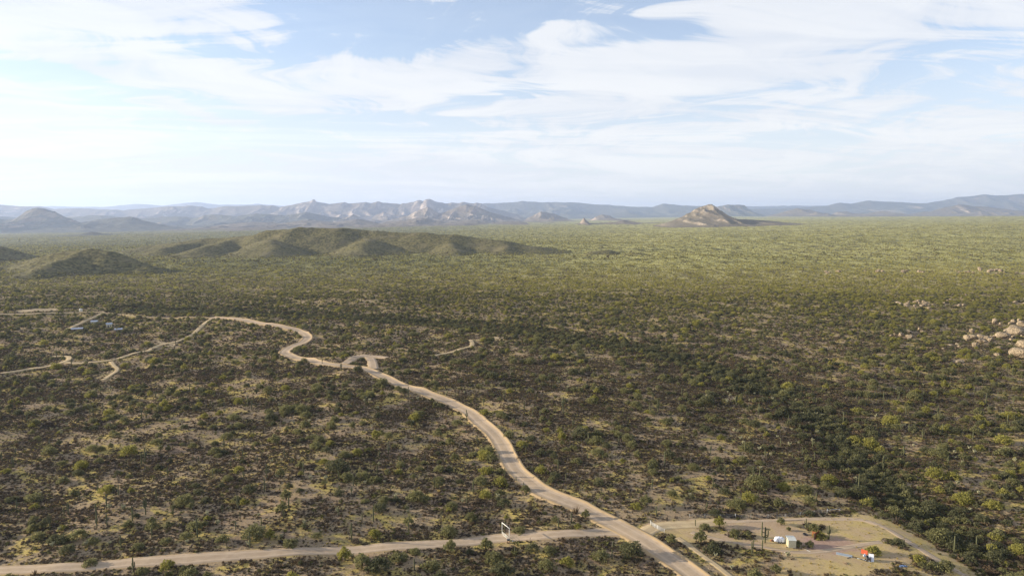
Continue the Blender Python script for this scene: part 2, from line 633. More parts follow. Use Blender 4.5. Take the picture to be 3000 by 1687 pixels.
def road_mat(name, base, dark, edge):
    m, nt = new_mat(name)
    p = worldpos(nt)
    a = nt.n('ShaderNodeAttribute', attribute_name='across').outputs['Fac']      # -1 .. 1 across the road
    n1 = nt.noise(p, 1 / 2.5, 5, 0.65)
    n2 = nt.noise(p, 1.6, 4, 0.6)
    n3 = nt.noise(p, 1 / 14.0, 4, 0.5)
    c1 = nt.mix(nt.ramp(n1, 0.3, 0.7), dark, base)
    c1 = nt.mix(nt.ramp(n3, 0.4, 0.7, 0.0, 0.45), c1, tuple(0.5 * (x + y) * 1.08 for x, y in zip(base, edge)))
    aa = nt.math('ABSOLUTE', nt.math('ADD', a, nt.math('MULTIPLY', nt.math('SUBTRACT', n1, 0.5), 0.25)))
    rut = nt.math('MULTIPLY', nt.ramp(nt.math('ABSOLUTE', nt.math('SUBTRACT', aa, 0.42)), 0.16, 0.04), 0.6)
    c2 = nt.mix(rut, c1, tuple(min(1, x * 1.16) for x in base))
    mid = nt.math('MULTIPLY', nt.ramp(aa, 0.14, 0.02), 0.3)
    c2 = nt.mix(mid, c2, dark)
    c3 = nt.mix(nt.ramp(aa, 0.76, 0.92), c2, edge)
    c3 = nt.mix(nt.ramp(n2, 0.62, 0.75, 0.0, 0.35), c3, (0.16, 0.12, 0.09))
    finish(nt, c3, 0.95, n2, 0.5, 0.06, 0.05)
    return m


m_road = road_mat('graded_dirt', (0.42, 0.33, 0.24), (0.335, 0.255, 0.18), (0.40, 0.29, 0.165))
m_track = road_mat('sandy_track', (0.46, 0.365, 0.225), (0.36, 0.275, 0.175), (0.33, 0.245, 0.12))

m_yard, nt = new_mat('yard_dirt')
p = worldpos(nt)
n_b = nt.noise(p, 1 / 16.0, 5, 0.6, 0.6)
n_m = nt.noise(p, 1 / 4.5, 6, 0.65, 0.4)
n_f = nt.noise(p, 1.7, 5, 0.7)
dirt = nt.mix(nt.ramp(n_f, 0.3, 0.7), (0.32, 0.23, 0.15), (0.42, 0.315, 0.215))
drygrass = nt.mix(nt.ramp(n_f, 0.3, 0.7), (0.34, 0.26, 0.10), (0.49, 0.385, 0.17))
pink = nt.mix(nt.ramp(n_f, 0.3, 0.7), (0.27, 0.175, 0.15), (0.36, 0.24, 0.21))
sp = nt.n('ShaderNodeSeparateXYZ')
nt.set(sp.inputs[0], p)
# the lower right of the yard is overgrown with yellow grass, its middle is bare reddish gravel
xr = nt.ramp(nt.math('ADD', sp.outputs[0], nt.math('MULTIPLY', nt.math('SUBTRACT', n_m, 0.5), 40.0)), YARD_C[0] + 4, YARD_C[0] + 30)
yl = nt.ramp(nt.math('ADD', sp.outputs[1], nt.math('MULTIPLY', nt.math('SUBTRACT', n_m, 0.5), 16.0)), YARD_C[1] - 9, YARD_C[1] - 16)
gfac = nt.math('ADD', nt.math('MULTIPLY', nt.ramp(n_b, 0.42, 0.62), 0.75), nt.math('MULTIPLY', nt.math('MAXIMUM', nt.math('MULTIPLY', xr, 0.55), yl), 0.6), clamp=True)
gfac = nt.math('MULTIPLY', gfac, nt.ramp(n_m, 0.28, 0.55, 0.35, 1.0))
cyd = nt.mix(gfac, dirt, drygrass)
pk = nt.n('ShaderNodeVectorMath', operation='DISTANCE')
nt.set(pk.inputs[0], nt.vmath('MULTIPLY', p, (1.0, 2.0, 0.0)))
pk.inputs[1].default_value = (YARD_C[0] + 7.5, 2 * (YARD_C[1] - 2.5), 0)
pkf = nt.ramp(nt.math('ADD', pk.outputs['Value'], nt.math('MULTIPLY', nt.math('SUBTRACT', n_m, 0.5), 14.0)), 15.0, 6.0, 0.0, 0.8)
cyd = nt.mix(pkf, cyd, pink)
cyd = nt.mix(nt.ramp(nt.math('ADD', nt.math('MULTIPLY', n_f, 0.6), nt.math('MULTIPLY', n_m, 0.4)), 0.52, 0.66, 0.0, 0.6), cyd, (0.18, 0.14, 0.085))
finish(nt, cyd, 0.95, n_f, 0.6, 0.10, 0.05)


def leaf_mat(name, a, b, trans=0.35):
    m, nt = new_mat(name)
    rnd = nt.n('ShaderNodeObjectInfo').outputs['Random']
    p = nt.n('ShaderNodeTexCoord').outputs['Object']
    n1 = nt.noise(p, 1.1, 3, 0.6)
    f = nt.math('ADD', nt.math('MULTIPLY', rnd, 0.6), nt.math('MULTIPLY', nt.ramp(n1, 0.3, 0.7), 0.4))
    c_ = nt.mix(f, a, b)
    d = nt.n('ShaderNodeBsdfDiffuse')
    t = nt.n('ShaderNodeBsdfTranslucent')
    nt.set(d.inputs[0], c_)
    nt.set(t.inputs[0], c_)
    mx = nt.n('ShaderNodeMixShader')
    mx.inputs[0].default_value = trans
    nt.t.links.new(d.outputs[0], mx.inputs[1])
    nt.t.links.new(t.outputs[0], mx.inputs[2])
    o = nt.n('ShaderNodeOutputMaterial')
    nt.t.links.new(mx.outputs[0], o.inputs[0])
    return m


LEAF = {
    'yellow-green': leaf_mat('leaf_yellow_green', (0.225, 0.215, 0.062), (0.32, 0.295, 0.085), 0.45),
    'olive green': leaf_mat('leaf_olive', (0.160, 0.157, 0.076), (0.235, 0.225, 0.103), 0.45),
    'bright yellow': leaf_mat('leaf_sunlit_yellow', (0.31, 0.285, 0.085), (0.42, 0.38, 0.12), 0.45),  # leaf colour lifted to stand in for sunlight on the far plain
    'dark green': leaf_mat('leaf_dark', (0.096, 0.100, 0.056), (0.152, 0.150, 0.080), 0.42),
}
m_scrub_dark = leaf_mat('scrub_dark_twigs', (0.072, 0.060, 0.048), (0.140, 0.112, 0.083), 0.25)
m_scrub_brown = leaf_mat('scrub_brown_twigs', (0.10, 0.072, 0.048), (0.17, 0.125, 0.075), 0.2)
m_scrub_green = leaf_mat('scrub_green_leaves', (0.085, 0.090, 0.035), (0.150, 0.145, 0.055), 0.3)
m_straw = leaf_mat('dry_grass_blades', (0.36, 0.28, 0.09), (0.50, 0.40, 0.15), 0.5)
m_cholla = leaf_mat('cholla_spines', (0.26, 0.25, 0.15), (0.38, 0.36, 0.23), 0.15)
m_bark = paint('desert_bark', (0.16, 0.14, 0.085), 0.9, 0.4, 3.0, 0.1)
m_cactus = paint('saguaro_skin', (0.10, 0.105, 0.055), 0.8, 0.35, 2.0, 0.15, dirt=(0.16, 0.13, 0.08), dirt_amt=0.4)
m_boulder, nt = new_mat('granite_boulder')
p = worldpos(nt)
b1 = nt.noise(p, 0.35, 6, 0.65)
b2 = nt.noise(p, 2.2, 6, 0.7)
bc = nt.mix(nt.ramp(b1, 0.35, 0.65), (0.29, 0.225, 0.15), (0.45, 0.36, 0.25))
bc = nt.mix(nt.ramp(b2, 0.50, 0.70, 0.0, 0.65), bc, (0.13, 0.105, 0.085))
b3 = nt.noise(p, 0.5, 2, 0.5, 1.2)
crack = nt.ramp(nt.math('ABSOLUTE', nt.math('SUBTRACT', b3, 0.5)), 0.035, 0.008)
bc = nt.mix(nt.math('MULTIPLY', crack, 0.8), bc, (0.07, 0.055, 0.045))
finish(nt, bc, 0.9, nt.math('SUBTRACT', b2, crack), 0.9, 0.8, 0.1)

# ------------------------------------------------------------------ ground sheet
rows = [-90.0, -30.0, 30.0, 80.0, 115.0]
y = 130.0
while y < 44000:
    rows.append(y)
    y += max(1.3, 0.0095 * y)
rows = np.array(rows)
NC = 540
u = np.linspace(-1.2, 1.2, NC)
gx = u[None, :] * (np.maximum(rows, 0)[:, None] + 100.0)
gy = np.repeat(rows[:, None], NC, 1)
gz = base_h(gx, gy)
me = mesh_np('ground', np.stack([gx, gy, gz], -1).reshape(-1, 3), grid_faces(len(rows), NC), m_ground, True)
ground = link(bpy.data.objects.new('ground', me))
tag(ground, kind='structure')
print('ground', len(me.vertices), gz.min(), gz.max())

# ------------------------------------------------------------------ hills
for k, rl in HILLS.items():
    x0, x1, y0, y1 = HILL_BOX[k]
    step = 5.0 if k != 'ridge_hill' else 6.0
    xs = np.arange(x0, x1, step)
    ys = np.arange(y0, y1, step)
    X, Y = np.meshgrid(xs, ys)
    b = ridge_bump(X, Y, rl, 0.10, 80.0)
    b = b + np.where(b > 0.5, 0.8 * fbm(X, Y, 14, 3, 0.6, 9) * np.clip(b / 12, 0, 1), 0)
    Z = base_h(X, Y) + np.where(b > 0.4, b, -3.0 + 0 * b)
    me = mesh_np('hill', np.stack([X, Y, Z], -1).reshape(-1, 3), grid_faces(len(ys), len(xs)), m_hill, True)
    o = link(bpy.data.objects.new('hill', me))
    tag(o, kind='structure')


# ------------------------------------------------------------------ mountains: each range has its own distance, depth and relief
def mountain_range(name, crest, D, depth, mat, relief, rscale, seed, wander=0.1, back=0.7, nu=420, nv=64, foot=None, skew=0.0, jag=24.0):
    """crest: photograph pixels of the skyline of this range; depth: metres from its foot to its crest line"""
    px = np.array([c[0] for c in crest], float)
    zc = np.array([at_depth(c[0], c[1], D)[2] for c in crest])
    xw = np.array([at_depth(c[0], c[1], D)[0] for c in crest])
    xs = np.linspace(xw[0], xw[-1], nu)
    z = np.interp(xs, xw, zc)
    z = z + jag * (ridged(xs, xs * 0 + seed * 31.0, 420.0, 4, 0.6, seed) - 0.45)
    vv = np.concatenate([np.linspace(-1, 0, int(nv * 0.7)), np.linspace(0, 1, int(nv * 0.3))[1:]])
    X = np.repeat(xs[None, :], len(vv), 0)
    off = wander * depth * fbm(xs, xs * 0 + seed, depth * 1.2, 3, 0.5, seed)
    Y = D + np.where(vv[:, None] < 0, vv[:, None] * depth, vv[:, None] * depth * back) + off[None, :] * (1 - np.abs(vv[:, None]))
    base = base_h(X, Y) - 6.0
    prof = np.where(vv < 0, (1 + vv), (1 - vv))[:, None]
    wx_ = X + rscale * 0.25 * fbm(X, Y, rscale * 0.8, 3, 0.5, seed + 9)
    rg = ridged(wx_ + skew * (Y - D), Y * 0.5, rscale, 5, 0.5, seed)
    rg2 = ridged(wx_, Y * 0.55, rscale * 0.33, 5, 0.55, seed + 3)
    shape = np.clip(prof, 0, 1)
    hgt = np.maximum(z[None, :] - base, 1.0)
    body = shape ** 0.85
    # gullies and side ridges: cut deep on the flanks, none at the very crest
    cut = relief * (0.72 * (1 - rg) + 0.42 * (1 - rg2)) * (1 - shape ** 5)
    Z = hgt * body * np.clip(1 - cut, 0.05, 1)
    Z = Z + relief * 0.05 * hgt * (rg2 - 0.4) * (0.3 + 0.7 * shape) * (shape > 0)
    Z = Z + base
    edge = np.minimum(np.linspace(0, 1, nu), np.linspace(1, 0, nu)) * 40
    Z = base + (Z - base) * np.clip(edge, 0, 1)[None, :]
    me = mesh_np(name, np.stack([X, Y, Z], -1).reshape(-1, 3), grid_faces(len(vv), nu), mat, False)
    o = link(bpy.data.objects.new(name, me))
    tag(o, kind='structure')
    return o


far1 = [(-900, 605), (-300, 600), (0, 606), (150, 604), (300, 606), (407, 597), (480, 602), (574, 591), (640, 600), (760, 598), (840, 604), (950, 596), (1100, 600), (1300, 600), (1500, 604), (1900, 606), (2400, 602),
        (3300, 590), (3900, 600)]
mountain_range('mountain_range', far1, 36000, 4000, m_blue, 0.5, 2600, 1, nu=300, jag=40)
right_far = [(1300, 620), (1419, 596), (1505, 593), (1532, 590), (1582, 593), (1683, 594), (1757, 600), (1854, 605), (1912, 607), (1940, 597), (2000, 602), (2080, 604), (2202, 612), (2272, 611), (2349, 607), (2427, 603), (2466, 593),
             (2497, 596), (2551, 587), (2621, 590), (2730, 595), (2776, 587), (2815, 578), (2893, 569), (2940, 572), (3000, 569), (3200, 575), (3600, 590), (4000, 600)]
mountain_range('mountain_range', right_far, 26500, 6000, m_blue, 0.8, 1900, 2, nu=520)
mesa = [(2060, 650), (2090, 612), (2108, 603), (2132, 600), (2165, 599), (2183, 601), (2190, 608), (2196, 613), (2225, 629), (2260, 650)]
mountain_range('mesa', mesa, 20000, 1600, m_blue, 0.5, 900, 5, nu=140)
main = [(-900, 596), (-400, 600), (0, 600), (58, 605), (108, 603), (163, 612), (233, 611), (303, 612), (361, 616), (407, 611), (466, 605), (555, 602), (605, 610), (660, 603), (730, 602), (776, 602), (795, 601), (815, 606), (854, 599),
        (885, 593), (904, 590), (910, 588), (914, 584), (920, 584), (924, 590), (931, 591), (963, 597), (1000, 592), (1020, 595), (1070, 591), (1087, 594), (1105, 589), (1120, 593), (1155, 595), (1170, 597), (1210, 591), (1222, 585), (1229, 585),
        (1236, 588), (1245, 582), (1256, 581), (1272, 589), (1303, 595), (1316, 593), (1322, 591), (1345, 594), (1352, 592), (1388, 596), (1395, 593), (1411, 595), (1420, 602), (1431, 607), (1477, 617), (1516, 628), (1545, 645), (1600, 668)]
mountain_range('mountain_range', main, 20000, 6500, m_range, 1.0, 1500, 3, nu=820, nv=140, wander=0.15, skew=0.25)
front = [(940, 690), (985, 668), (1010, 640), (1040, 628), (1065, 640), (1110, 655), (1160, 640), (1200, 632), (1225, 618), (1260, 606), (1290, 625), (1330, 612), (1370, 598), (1400, 604), (1440, 622), (1480, 632), (1530, 645), (1560, 632), (1582, 621), (1600, 622), (1621, 625),
         (1652, 638), (1676, 648), (1720, 655), (1740, 634), (1760, 627), (1776, 630), (1800, 641), (1820, 655), (1860, 648), (1900, 655), (1960, 660)]
mountain_range('mountain_range', front, 14500, 3200, m_range, 1.0, 760, 4, nu=600, nv=100, wander=0.25, skew=0.5)
foothill = [(1250, 690), (1285, 672), (1300, 660), (1310, 661), (1330, 672), (1352, 668), (1375, 680), (1420, 684), (1500, 676), (1540, 671), (1570, 675), (1640, 668), (1700, 655), (1712, 640), (1730, 655), (1800, 652), (1830, 646), (1880, 654), (1930, 652), (1990, 668)]
mountain_range('mountain_range', foothill, 7600, 900, m_range, 0.9, 300, 6, nu=380, nv=48, wander=0.2)
purple = [(-700, 610), (-420, 625), (-150, 632), (0, 640), (27, 645), (50, 643), (81, 620), (100, 611), (113, 608), (136, 611), (167, 620), (202, 638), (241, 652), (291, 641), (322, 638), (350, 636), (380, 634), (419, 644), (466, 655), (540, 668), (600, 672), (700, 676), (800, 684), (900, 692)]
mountain_range('mountain_range', purple, 10200, 1900, m_blue, 0.7, 650, 7, nu=460, nv=70)
inner = [(-700, 640), (-300, 632), (0, 634), (120, 640), (240, 630), (330, 634), (420, 640), (500, 632), (560, 638), (620, 628), (700, 634), (760, 626), (840, 630), (900, 622), (960, 634), (1020, 640), (1080, 652), (1150, 668)]
mountain_range('mountain_range', inner, 14200, 3000, m_blue, 1.0, 950, 11, nu=520, nv=90, wander=0.25)
fill = [(500, 676), (560, 668), (640, 657), (720, 650), (800, 655), (880, 643), (960, 650), (1030, 640), (1100, 654), (1160, 645), (1230, 638), (1300, 652), (1380, 646), (1440, 655), (1500, 648), (1560, 656), (1620, 650), (1690, 656), (1760, 650), (1830, 656), (1900, 664)]
mountain_range('mountain_range', fill, 10400, 3000, m_range, 1.0, 620, 13, nu=600, nv=100, wander=0.3, skew=0.3)
lowfront = [(180, 704), (217, 691), (264, 677), (290, 680), (310, 684), (361, 697), (400, 704)]
mountain_range('mountain_range', lowfront, 6000, 700, m_blue, 0.5, 500, 8, nu=120, nv=40)
right_mid = [(2180, 652), (2252, 633), (2300, 620), (2341, 609), (2360, 612), (2380, 613), (2415, 626), (2440, 628), (2458, 620), (2485, 618), (2508, 626), (2536, 627), (2560, 622), (2594, 617), (2620, 626), (2640, 630), (2690, 622), (2718, 620), (2768, 606),
             (2815, 600), (2873, 605), (3000, 616), (3300, 610), (3800, 600), (4100, 630)]
mountain_range('mountain_range', right_mid, 17000, 3000, m_range, 1.0, 850, 9, nu=520, nv=80)

# the butte: a lone rocky hill with a pale cliff and a long dark tail on its right
bx, by, bz = at_depth(2079, 596, 5600)
bxs = np.linspace(bx - 1000, bx + 1200, 330)
bys = np.linspace(by - 900, by + 900, 240)
X, Y = np.meshgrid(bxs, bys)
prx = np.array([at_depth(p, 640, 5600)[0] for p in (1880, 1940, 1956, 2000, 2030, 2055, 2070, 2082, 2095, 2108, 2140, 2165, 2200, 2260, 2330, 2420)])
prz = np.array([at_depth(2000, q, 5600)[2] for q in (670, 661, 652, 632, 613, 602, 597, 595, 602, 614, 634, 642, 642, 647, 654, 668)])
wob_ = 60 * fbm(X, Y, 300, 4, 0.5, 12)
prof = np.interp(X + wob_ * 0.5, prx, prz)
bb = base_h(X, Y) - 4
t = np.clip(1 - np.abs(Y + wob_ - by) / 620.0, 0, 1)
rgb_ = ridged(X + 0.2 * (Y - by), Y * 0.6, 190, 6, 0.58, 15)
rgc_ = ridged(X, Y, 70, 4, 0.55, 16)
Z = bb + np.maximum(prof - bb, 0) * t ** (0.7 + 0.7 * (1 - rgb_))
Z -= np.clip(t * 1.2, 0, 1) * (Z - bb) * (0.20 * (1 - rgb_) * (1 - t ** 6) + 0.09 * (1 - rgc_))
me = mesh_np('butte', np.stack([X, Y, Z], -1).reshape(-1, 3), grid_faces(len(bys), len(bxs)), m_butte, False)
tag(link(bpy.data.objects.new('butte', me)), kind='structure')


# ------------------------------------------------------------------ roads and tracks
def spline(pts, step):
    """Catmull-Rom through the points, resampled"""
    P = [np.array(p, float) for p in pts]
    P = [2 * P[0] - P[1]] + P + [2 * P[-1] - P[-2]]
    out = []
    for i in range(1, len(P) - 2):
        L = np.linalg.norm(P[i + 1] - P[i])
        n = max(2, int(L / step))
        for k in range(n):
            t = k / n
            out.append(0.5 * ((2 * P[i]) + (-P[i - 1] + P[i + 1]) * t + (2 * P[i - 1] - 5 * P[i] + 4 * P[i + 1] - P[i + 2]) * t * t + (-P[i - 1] + 3 * P[i] - 3 * P[i + 1] + P[i + 2]) * t ** 3))
    out.append(P[-2])
    return np.array(out)


ROADS = []                                       # (centre line, half width) for keeping the scrub off


JUNCTION = G(1838, 1557)


def lift(y):
    return 0.16 + 0.0009 * np.maximum(np.asarray(y) - 200, 0)


def road(name, pix, width, mat, berm=0.0, step=2.5, dz=0.0, edge_noise=0.5):
    pts = [G(*p) for p in pix]
    s = spline(pts, step)
    tng = np.gradient(s, axis=0)
    tng /= np.linalg.norm(tng, axis=1)[:, None] + 1e-9
    nrm = np.stack([tng[:, 1], -tng[:, 0]], 1)   # to the right of travel
    hw = width / 2
    if berm:
        offs = np.array([-hw - 2.2, -hw - 1.1, -hw - 0.35, -hw, -hw * 0.5, 0, hw * 0.5, hw, hw + 0.35, hw + 1.1, hw + 2.2])
        zz = np.array([-0.7, berm * 0.3, berm * 0.25, 0, 0.04, 0.08, 0.04, 0, berm * 0.7, berm, -0.7])
        ac = np.array([-1.3, -1.1, -1.0, -0.78, -0.4, 0, 0.4, 0.78, 1.0, 1.1, 1.3])
    else:
        offs = np.array([-hw - 0.6, -hw, -hw * 0.5, 0, hw * 0.5, hw, hw + 0.6])
        zz = np.array([-0.5, 0, 0.02, 0.04, 0.02, 0, -0.5])
        ac = np.array([-1.2, -0.9, -0.4, 0, 0.4, 0.9, 1.2])
    n, k = len(s), len(offs)
    i = np.arange(n)
    V = np.zeros((n, k, 3))
    for j in range(k):
        o = offs[j] + (edge_noise * fbm(i * step, i * 0 + j * 0.1 + offs[j], 9, 3, 0.6, 20 + (offs[j] > 0)) if abs(offs[j]) >= hw * 0.9 else 0)
        V[:, j, 0] = s[:, 0] + nrm[:, 0] * o
        V[:, j, 1] = s[:, 1] + nrm[:, 1] * o
        bz = zz[j] * (1 + 0.7 * fbm(i * step, i * 0 + j, 12, 3, 0.6, 23)) if zz[j] > 0.1 else zz[j]
        if berm and zz[j] > 0.1:                 # the banks are open where the cross road and the driveway come in
            jd = np.hypot(V[:, j, 0] - JUNCTION[0], V[:, j, 1] - JUNCTION[1])
            bz = bz * (1 - np.exp(-(jd / 7.5) ** 4))
        V[:, j, 2] = total_h(V[:, j, 0], V[:, j, 1]) + lift(V[:, j, 1]) + bz + dz
    me = mesh_np(name, V.reshape(-1, 3), grid_faces(n, k)[:, ::-1], mat, True)
    at = me.attributes.new('across', 'FLOAT', 'POINT')
    at.data.foreach_set('value', np.tile(ac, n).astype(np.float32))
    o = link(bpy.data.objects.new(name, me))
    tag(o, kind='structure')
    ROADS.append(([tuple(p) for p in s[::2]] + [tuple(s[-1])], hw + (0.9 if berm else 0.2)))
    return s


MAIN_PX = [(2110, 1745), (2000, 1661), (1932, 1615), (1873, 1576), (1815, 1545), (1757, 1518), (1699, 1487), (1637, 1461), (1582, 1436), (1540, 1405), (1508, 1374), (1489, 1343), (1474, 1312), (1454, 1281), (1421, 1249), (1388, 1219), (1357, 1200),
           (1322, 1182), (1279, 1165), (1233, 1147), (1194, 1136), (1155, 1121), (1116, 1102), (1078, 1085), (1040, 1077), (1000, 1072), (943, 1065), (893, 1054), (854, 1045), (834, 1035), (841, 1025), (866, 1013), (889, 1003), (901, 990), (893, 980), (873, 970),
           (835, 960), (776, 950), (718, 939), (668, 934), (621, 932)]
main_s = road('winding_dirt_road', MAIN_PX, 6.2, m_road, 0.42)
CROSS_PX = [(-140, 1676), (0, 1672), (155, 1663), (310, 1656), (388, 1649), (582, 1636), (776, 1624), (1000, 1615), (1116, 1605), (1272, 1595), (1369, 1588), (1466, 1578), (1582, 1570), (1699, 1563), (1776, 1560), (1855, 1562)]
road('cross_dirt_road', CROSS_PX, 5.6, m_road, 0.0, dz=-0.03)
road('driveway', [(1870, 1573), (1915, 1548), (1960, 1540), (2040, 1536), (2120, 1530)], 6.0, m_track, 0.0, dz=-0.05)
road('yard_track', [(2120, 1530), (2220, 1528), (2330, 1524), (2430, 1520), (2530, 1524), (2600, 1550), (2670, 1592), (2745, 1640), (2840, 1695)], 2.6, m_road, 0.0, dz=-0.05, edge_noise=1.2)
road('yard_track', [(2025, 1560), (2085, 1577), (2150, 1590), (2230, 1604), (2320, 1618), (2420, 1612), (2500, 1600), (2580, 1588)], 2.4, m_road, 0.0, dz=-0.06, edge_noise=1.2)
road('sandy_track', [(1985, 1575), (2020, 1600), (2060, 1630), (2100, 1658), (2150, 1700)], 2.2, m_track, 0.0, dz=-0.06)
road('sandy_track', [(621, 932), (563, 930), (466, 931), (388, 926), (330, 920), (295, 917)], 2.3, m_track, dz=-0.1, edge_noise=1.2)
road('sandy_track', [(621, 934), (609, 941), (590, 957), (567, 979), (540, 992), (516, 1002), (466, 1013), (411, 1032), (357, 1048), (318, 1057), (272, 1062), (229, 1065), (190, 1063)], 3.6, m_track)
road('sandy_track', [(155, 1045), (194, 1045), (203, 1052), (190, 1060), (155, 1071), (116, 1078), (78, 1083), (0, 1095)], 3.6, m_track, dz=0.02)
road('sandy_track', [(325, 1060), (334, 1073), (343, 1080), (338, 1091), (318, 1104), (299, 1115)], 2.6, m_track, dz=0.03)
road('sandy_track', [(-60, 923), (0, 922), (116, 919), (213, 918), (272, 915), (295, 916)], 3.0, m_track, dz=0.04)
road('sandy_track', [(297, 919), (272, 932), (241, 946), (213, 959), (194, 968)], 3.6, m_track, dz=0.02)
road('sandy_track', [(1270, 1045), (1295, 1038), (1330, 1031), (1349, 1023), (1378, 1016), (1384, 1006), (1379, 997), (1408, 997)], 3.4, m_track)
road('turnaround_loop', [(1000, 1070), (1023, 1059), (1046, 1046), (1077, 1045), (1088, 1055), (1092, 1068), (1094, 1082)], 6.5, m_road, dz=0.04)
road('turnaround_loop', [(1077, 1046), (1105, 1047), (1134, 1049)], 6.0, m_road, dz=0.07)


# ------------------------------------------------------------------ bare patches: the yard and small clearings, as ragged sheets on the ground
def inside(x, y, poly):
    c_ = np.zeros(np.shape(x), bool)
    n = len(poly)
    for i in range(n):
        x0, y0 = poly[i]
        x1, y1 = poly[(i + 1) % n]
        cond = (y0 > y) != (y1 > y)
        c_ ^= cond & (x < (x1 - x0) * (y - y0) / (y1 - y0 + 1e-12) + x0)
    return c_


BARE = []


def clearing(name, pix, mat, step=0.7, ragged=1.6, holes=()):
    poly = [G(*p) for p in pix]
    hl = [[G(*p) for p in h_] for h_ in holes]
    xs = np.arange(min(p[0] for p in poly) - 3, max(p[0] for p in poly) + 3, step)
    ys = np.arange(min(p[1] for p in poly) - 3, max(p[1] for p in poly) + 3, step)
    X, Y = np.meshgrid(xs, ys)
    cx, cy_ = X[:-1, :-1] + step / 2, Y[:-1, :-1] + step / 2
    jx = cx + ragged * fbm(cx, cy_, 5, 4, 0.6, 31)
    jy = cy_ + ragged * fbm(cx, cy_, 5, 4, 0.6, 32)
    keep = inside(jx, jy, poly)
    for h_ in hl:
        keep &= ~inside(jx, jy, h_)
    f = grid_faces(len(ys), len(xs))[keep.ravel()]
    used = np.unique(f)
    remap = np.zeros(X.size, np.int64)
    remap[used] = np.arange(len(used))
    Z = total_h(X, Y) + 0.5 * lift(Y)
    V = np.stack([X, Y, Z], -1).reshape(-1, 3)[used]
    me = mesh_np(name, V, remap[f], mat, True)
    o = link(bpy.data.objects.new(name, me))
    tag(o, kind='structure')
    BARE.append((poly, hl))


YARD_PX = [(1900, 1532), (1990, 1524), (2090, 1522), (2200, 1521), (2310, 1519), (2388, 1508), (2466, 1503), (2543, 1509), (2582, 1509), (2621, 1528), (2680, 1560), (2738, 1598), (2796, 1637), (2873, 1680), (2920, 1720), (2700, 1720), (2640, 1668), (2560, 1680), (2480, 1700),
           (2270, 1700), (2285, 1655), (2300, 1640), (2285, 1622), (2240, 1612), (2160, 1602), (2080, 1588), (2050, 1592), (2085, 1620), (2040, 1600), (1975, 1570), (1945, 1562), (1890, 1570)]
YARD_HOLES = [[(2040, 1545), (2075, 1540), (2120, 1546), (2125, 1556), (2075, 1558)], [(2122, 1568), (2150, 1552), (2190, 1552), (2215, 1572), (2200, 1584), (2150, 1580)],
              [(2338, 1545), (2360, 1533), (2402, 1536), (2418, 1550), (2390, 1560), (2350, 1553)], [(2590, 1582), (2630, 1580), (2670, 1600), (2660, 1614), (2615, 1602)],
              [(2655, 1636), (2700, 1622), (2745, 1640), (2780, 1675), (2740, 1690), (2680, 1660)], [(2330, 1600), (2352, 1597), (2372, 1606), (2350, 1616), (2330, 1610)]]
clearing('dirt_yard', YARD_PX, m_yard, 0.6, 3.4, YARD_HOLES)
clearing('sandy_clearing', [(40, 912), (80, 907), (160, 903), (175, 908), (120, 914), (60, 917)], m_track, 2.0, 5.0)
clearing('sandy_clearing', [(438, 1001), (470, 1000), (510, 1008), (480, 1012)], m_track, 1.2, 3.0)
clearing('sandy_clearing', [(480, 1012), (520, 1006), (510, 1016), (488, 1016)], m_track, 1.2, 3.0)
clearing('sandy_clearing', [(1010, 1052), (1035, 1042), (1060, 1037), (1070, 1042), (1040, 1052), (1025, 1066)], m_track, 1.2, 3.0)
clearing('sandy_clearing', [(1440, 990), (1475, 988), (1482, 992), (1455, 994)], m_track, 1.2, 3.0)
clearing('sandy_clearing', [(290, 912), (305, 912), (308, 922), (294, 926)], m_track, 1.5, 3.0)


def keep_off(x, y, margin=0.0):
    """True where scrub may grow"""
    ok = np.ones(len(x), bool)
    for line, hw in ROADS:
        xs = [p[0] for p in line]
        ys = [p[1] for p in line]
        m = hw + margin + 1
        box = (x > min(xs) - m) & (x < max(xs) + m) & (y > min(ys) - m) & (y < max(ys) + m)
        idx = np.nonzero(box & ok)[0]
        if len(idx):
            d = seg_dist(x[idx], y[idx], line)
            ok[idx[d < hw + margin]] = False
    for poly, hl in BARE:
        idx = np.nonzero(ok)[0]
        ins = inside(x[idx], y[idx], poly)
        for h_ in hl:
            ins &= ~inside(x[idx], y[idx], h_)
        if margin < 1.0:                         # scrub creeps in over the rim of a bare patch
            rim = seg_dist(x[idx], y[idx], list(poly) + [poly[0]])
            ins &= ~((rim < 3.2) & (fbm(x[idx], y[idx], 4, 2, 0.5, 33) > rim * 0.16 - 0.15))
        ok[idx[ins]] = False
    return ok


# ------------------------------------------------------------------ plant models
def leaf_cloud(centers, radii, per, size, flat=0.75, seed=0, aspect=0.45):
    """many small leaf sprays spread through clumps: returns verts, quads"""
    r = np.random.default_rng(seed)
    V, F = [], []
    for (c_, rad) in zip(centers, radii):
        d = r.normal(size=(per, 3))
        d /= np.linalg.norm(d, axis=1)[:, None]
        rr = rad * r.random(per) ** 0.45
        pos = np.array(c_) + d * rr[:, None] * np.array([1, 1, flat])
        a = r.normal(size=(per, 3))
        a[:, 2] = a[:, 2] * 0.8 + 0.3
        a /= np.linalg.norm(a, axis=1)[:, None]
        b = np.cross(a, r.normal(size=(per, 3)))
        b /= np.linalg.norm(b, axis=1)[:, None]
        s = size * (0.6 + 0.8 * r.random(per))[:, None]
        q = np.stack([pos - a * s - b * s * aspect * 0.4, pos - a * s * 0.1 + b * s * aspect * -1.0, pos + a * s, pos - a * s * 0.1 + b * s * aspect], 1)
        V.append(q.reshape(-1, 3))
    V = np.concatenate(V)
    V[:, 2] = np.maximum(V[:, 2], 0.03)
    F = np.arange(len(V)).reshape(-1, 4)
    return V, F


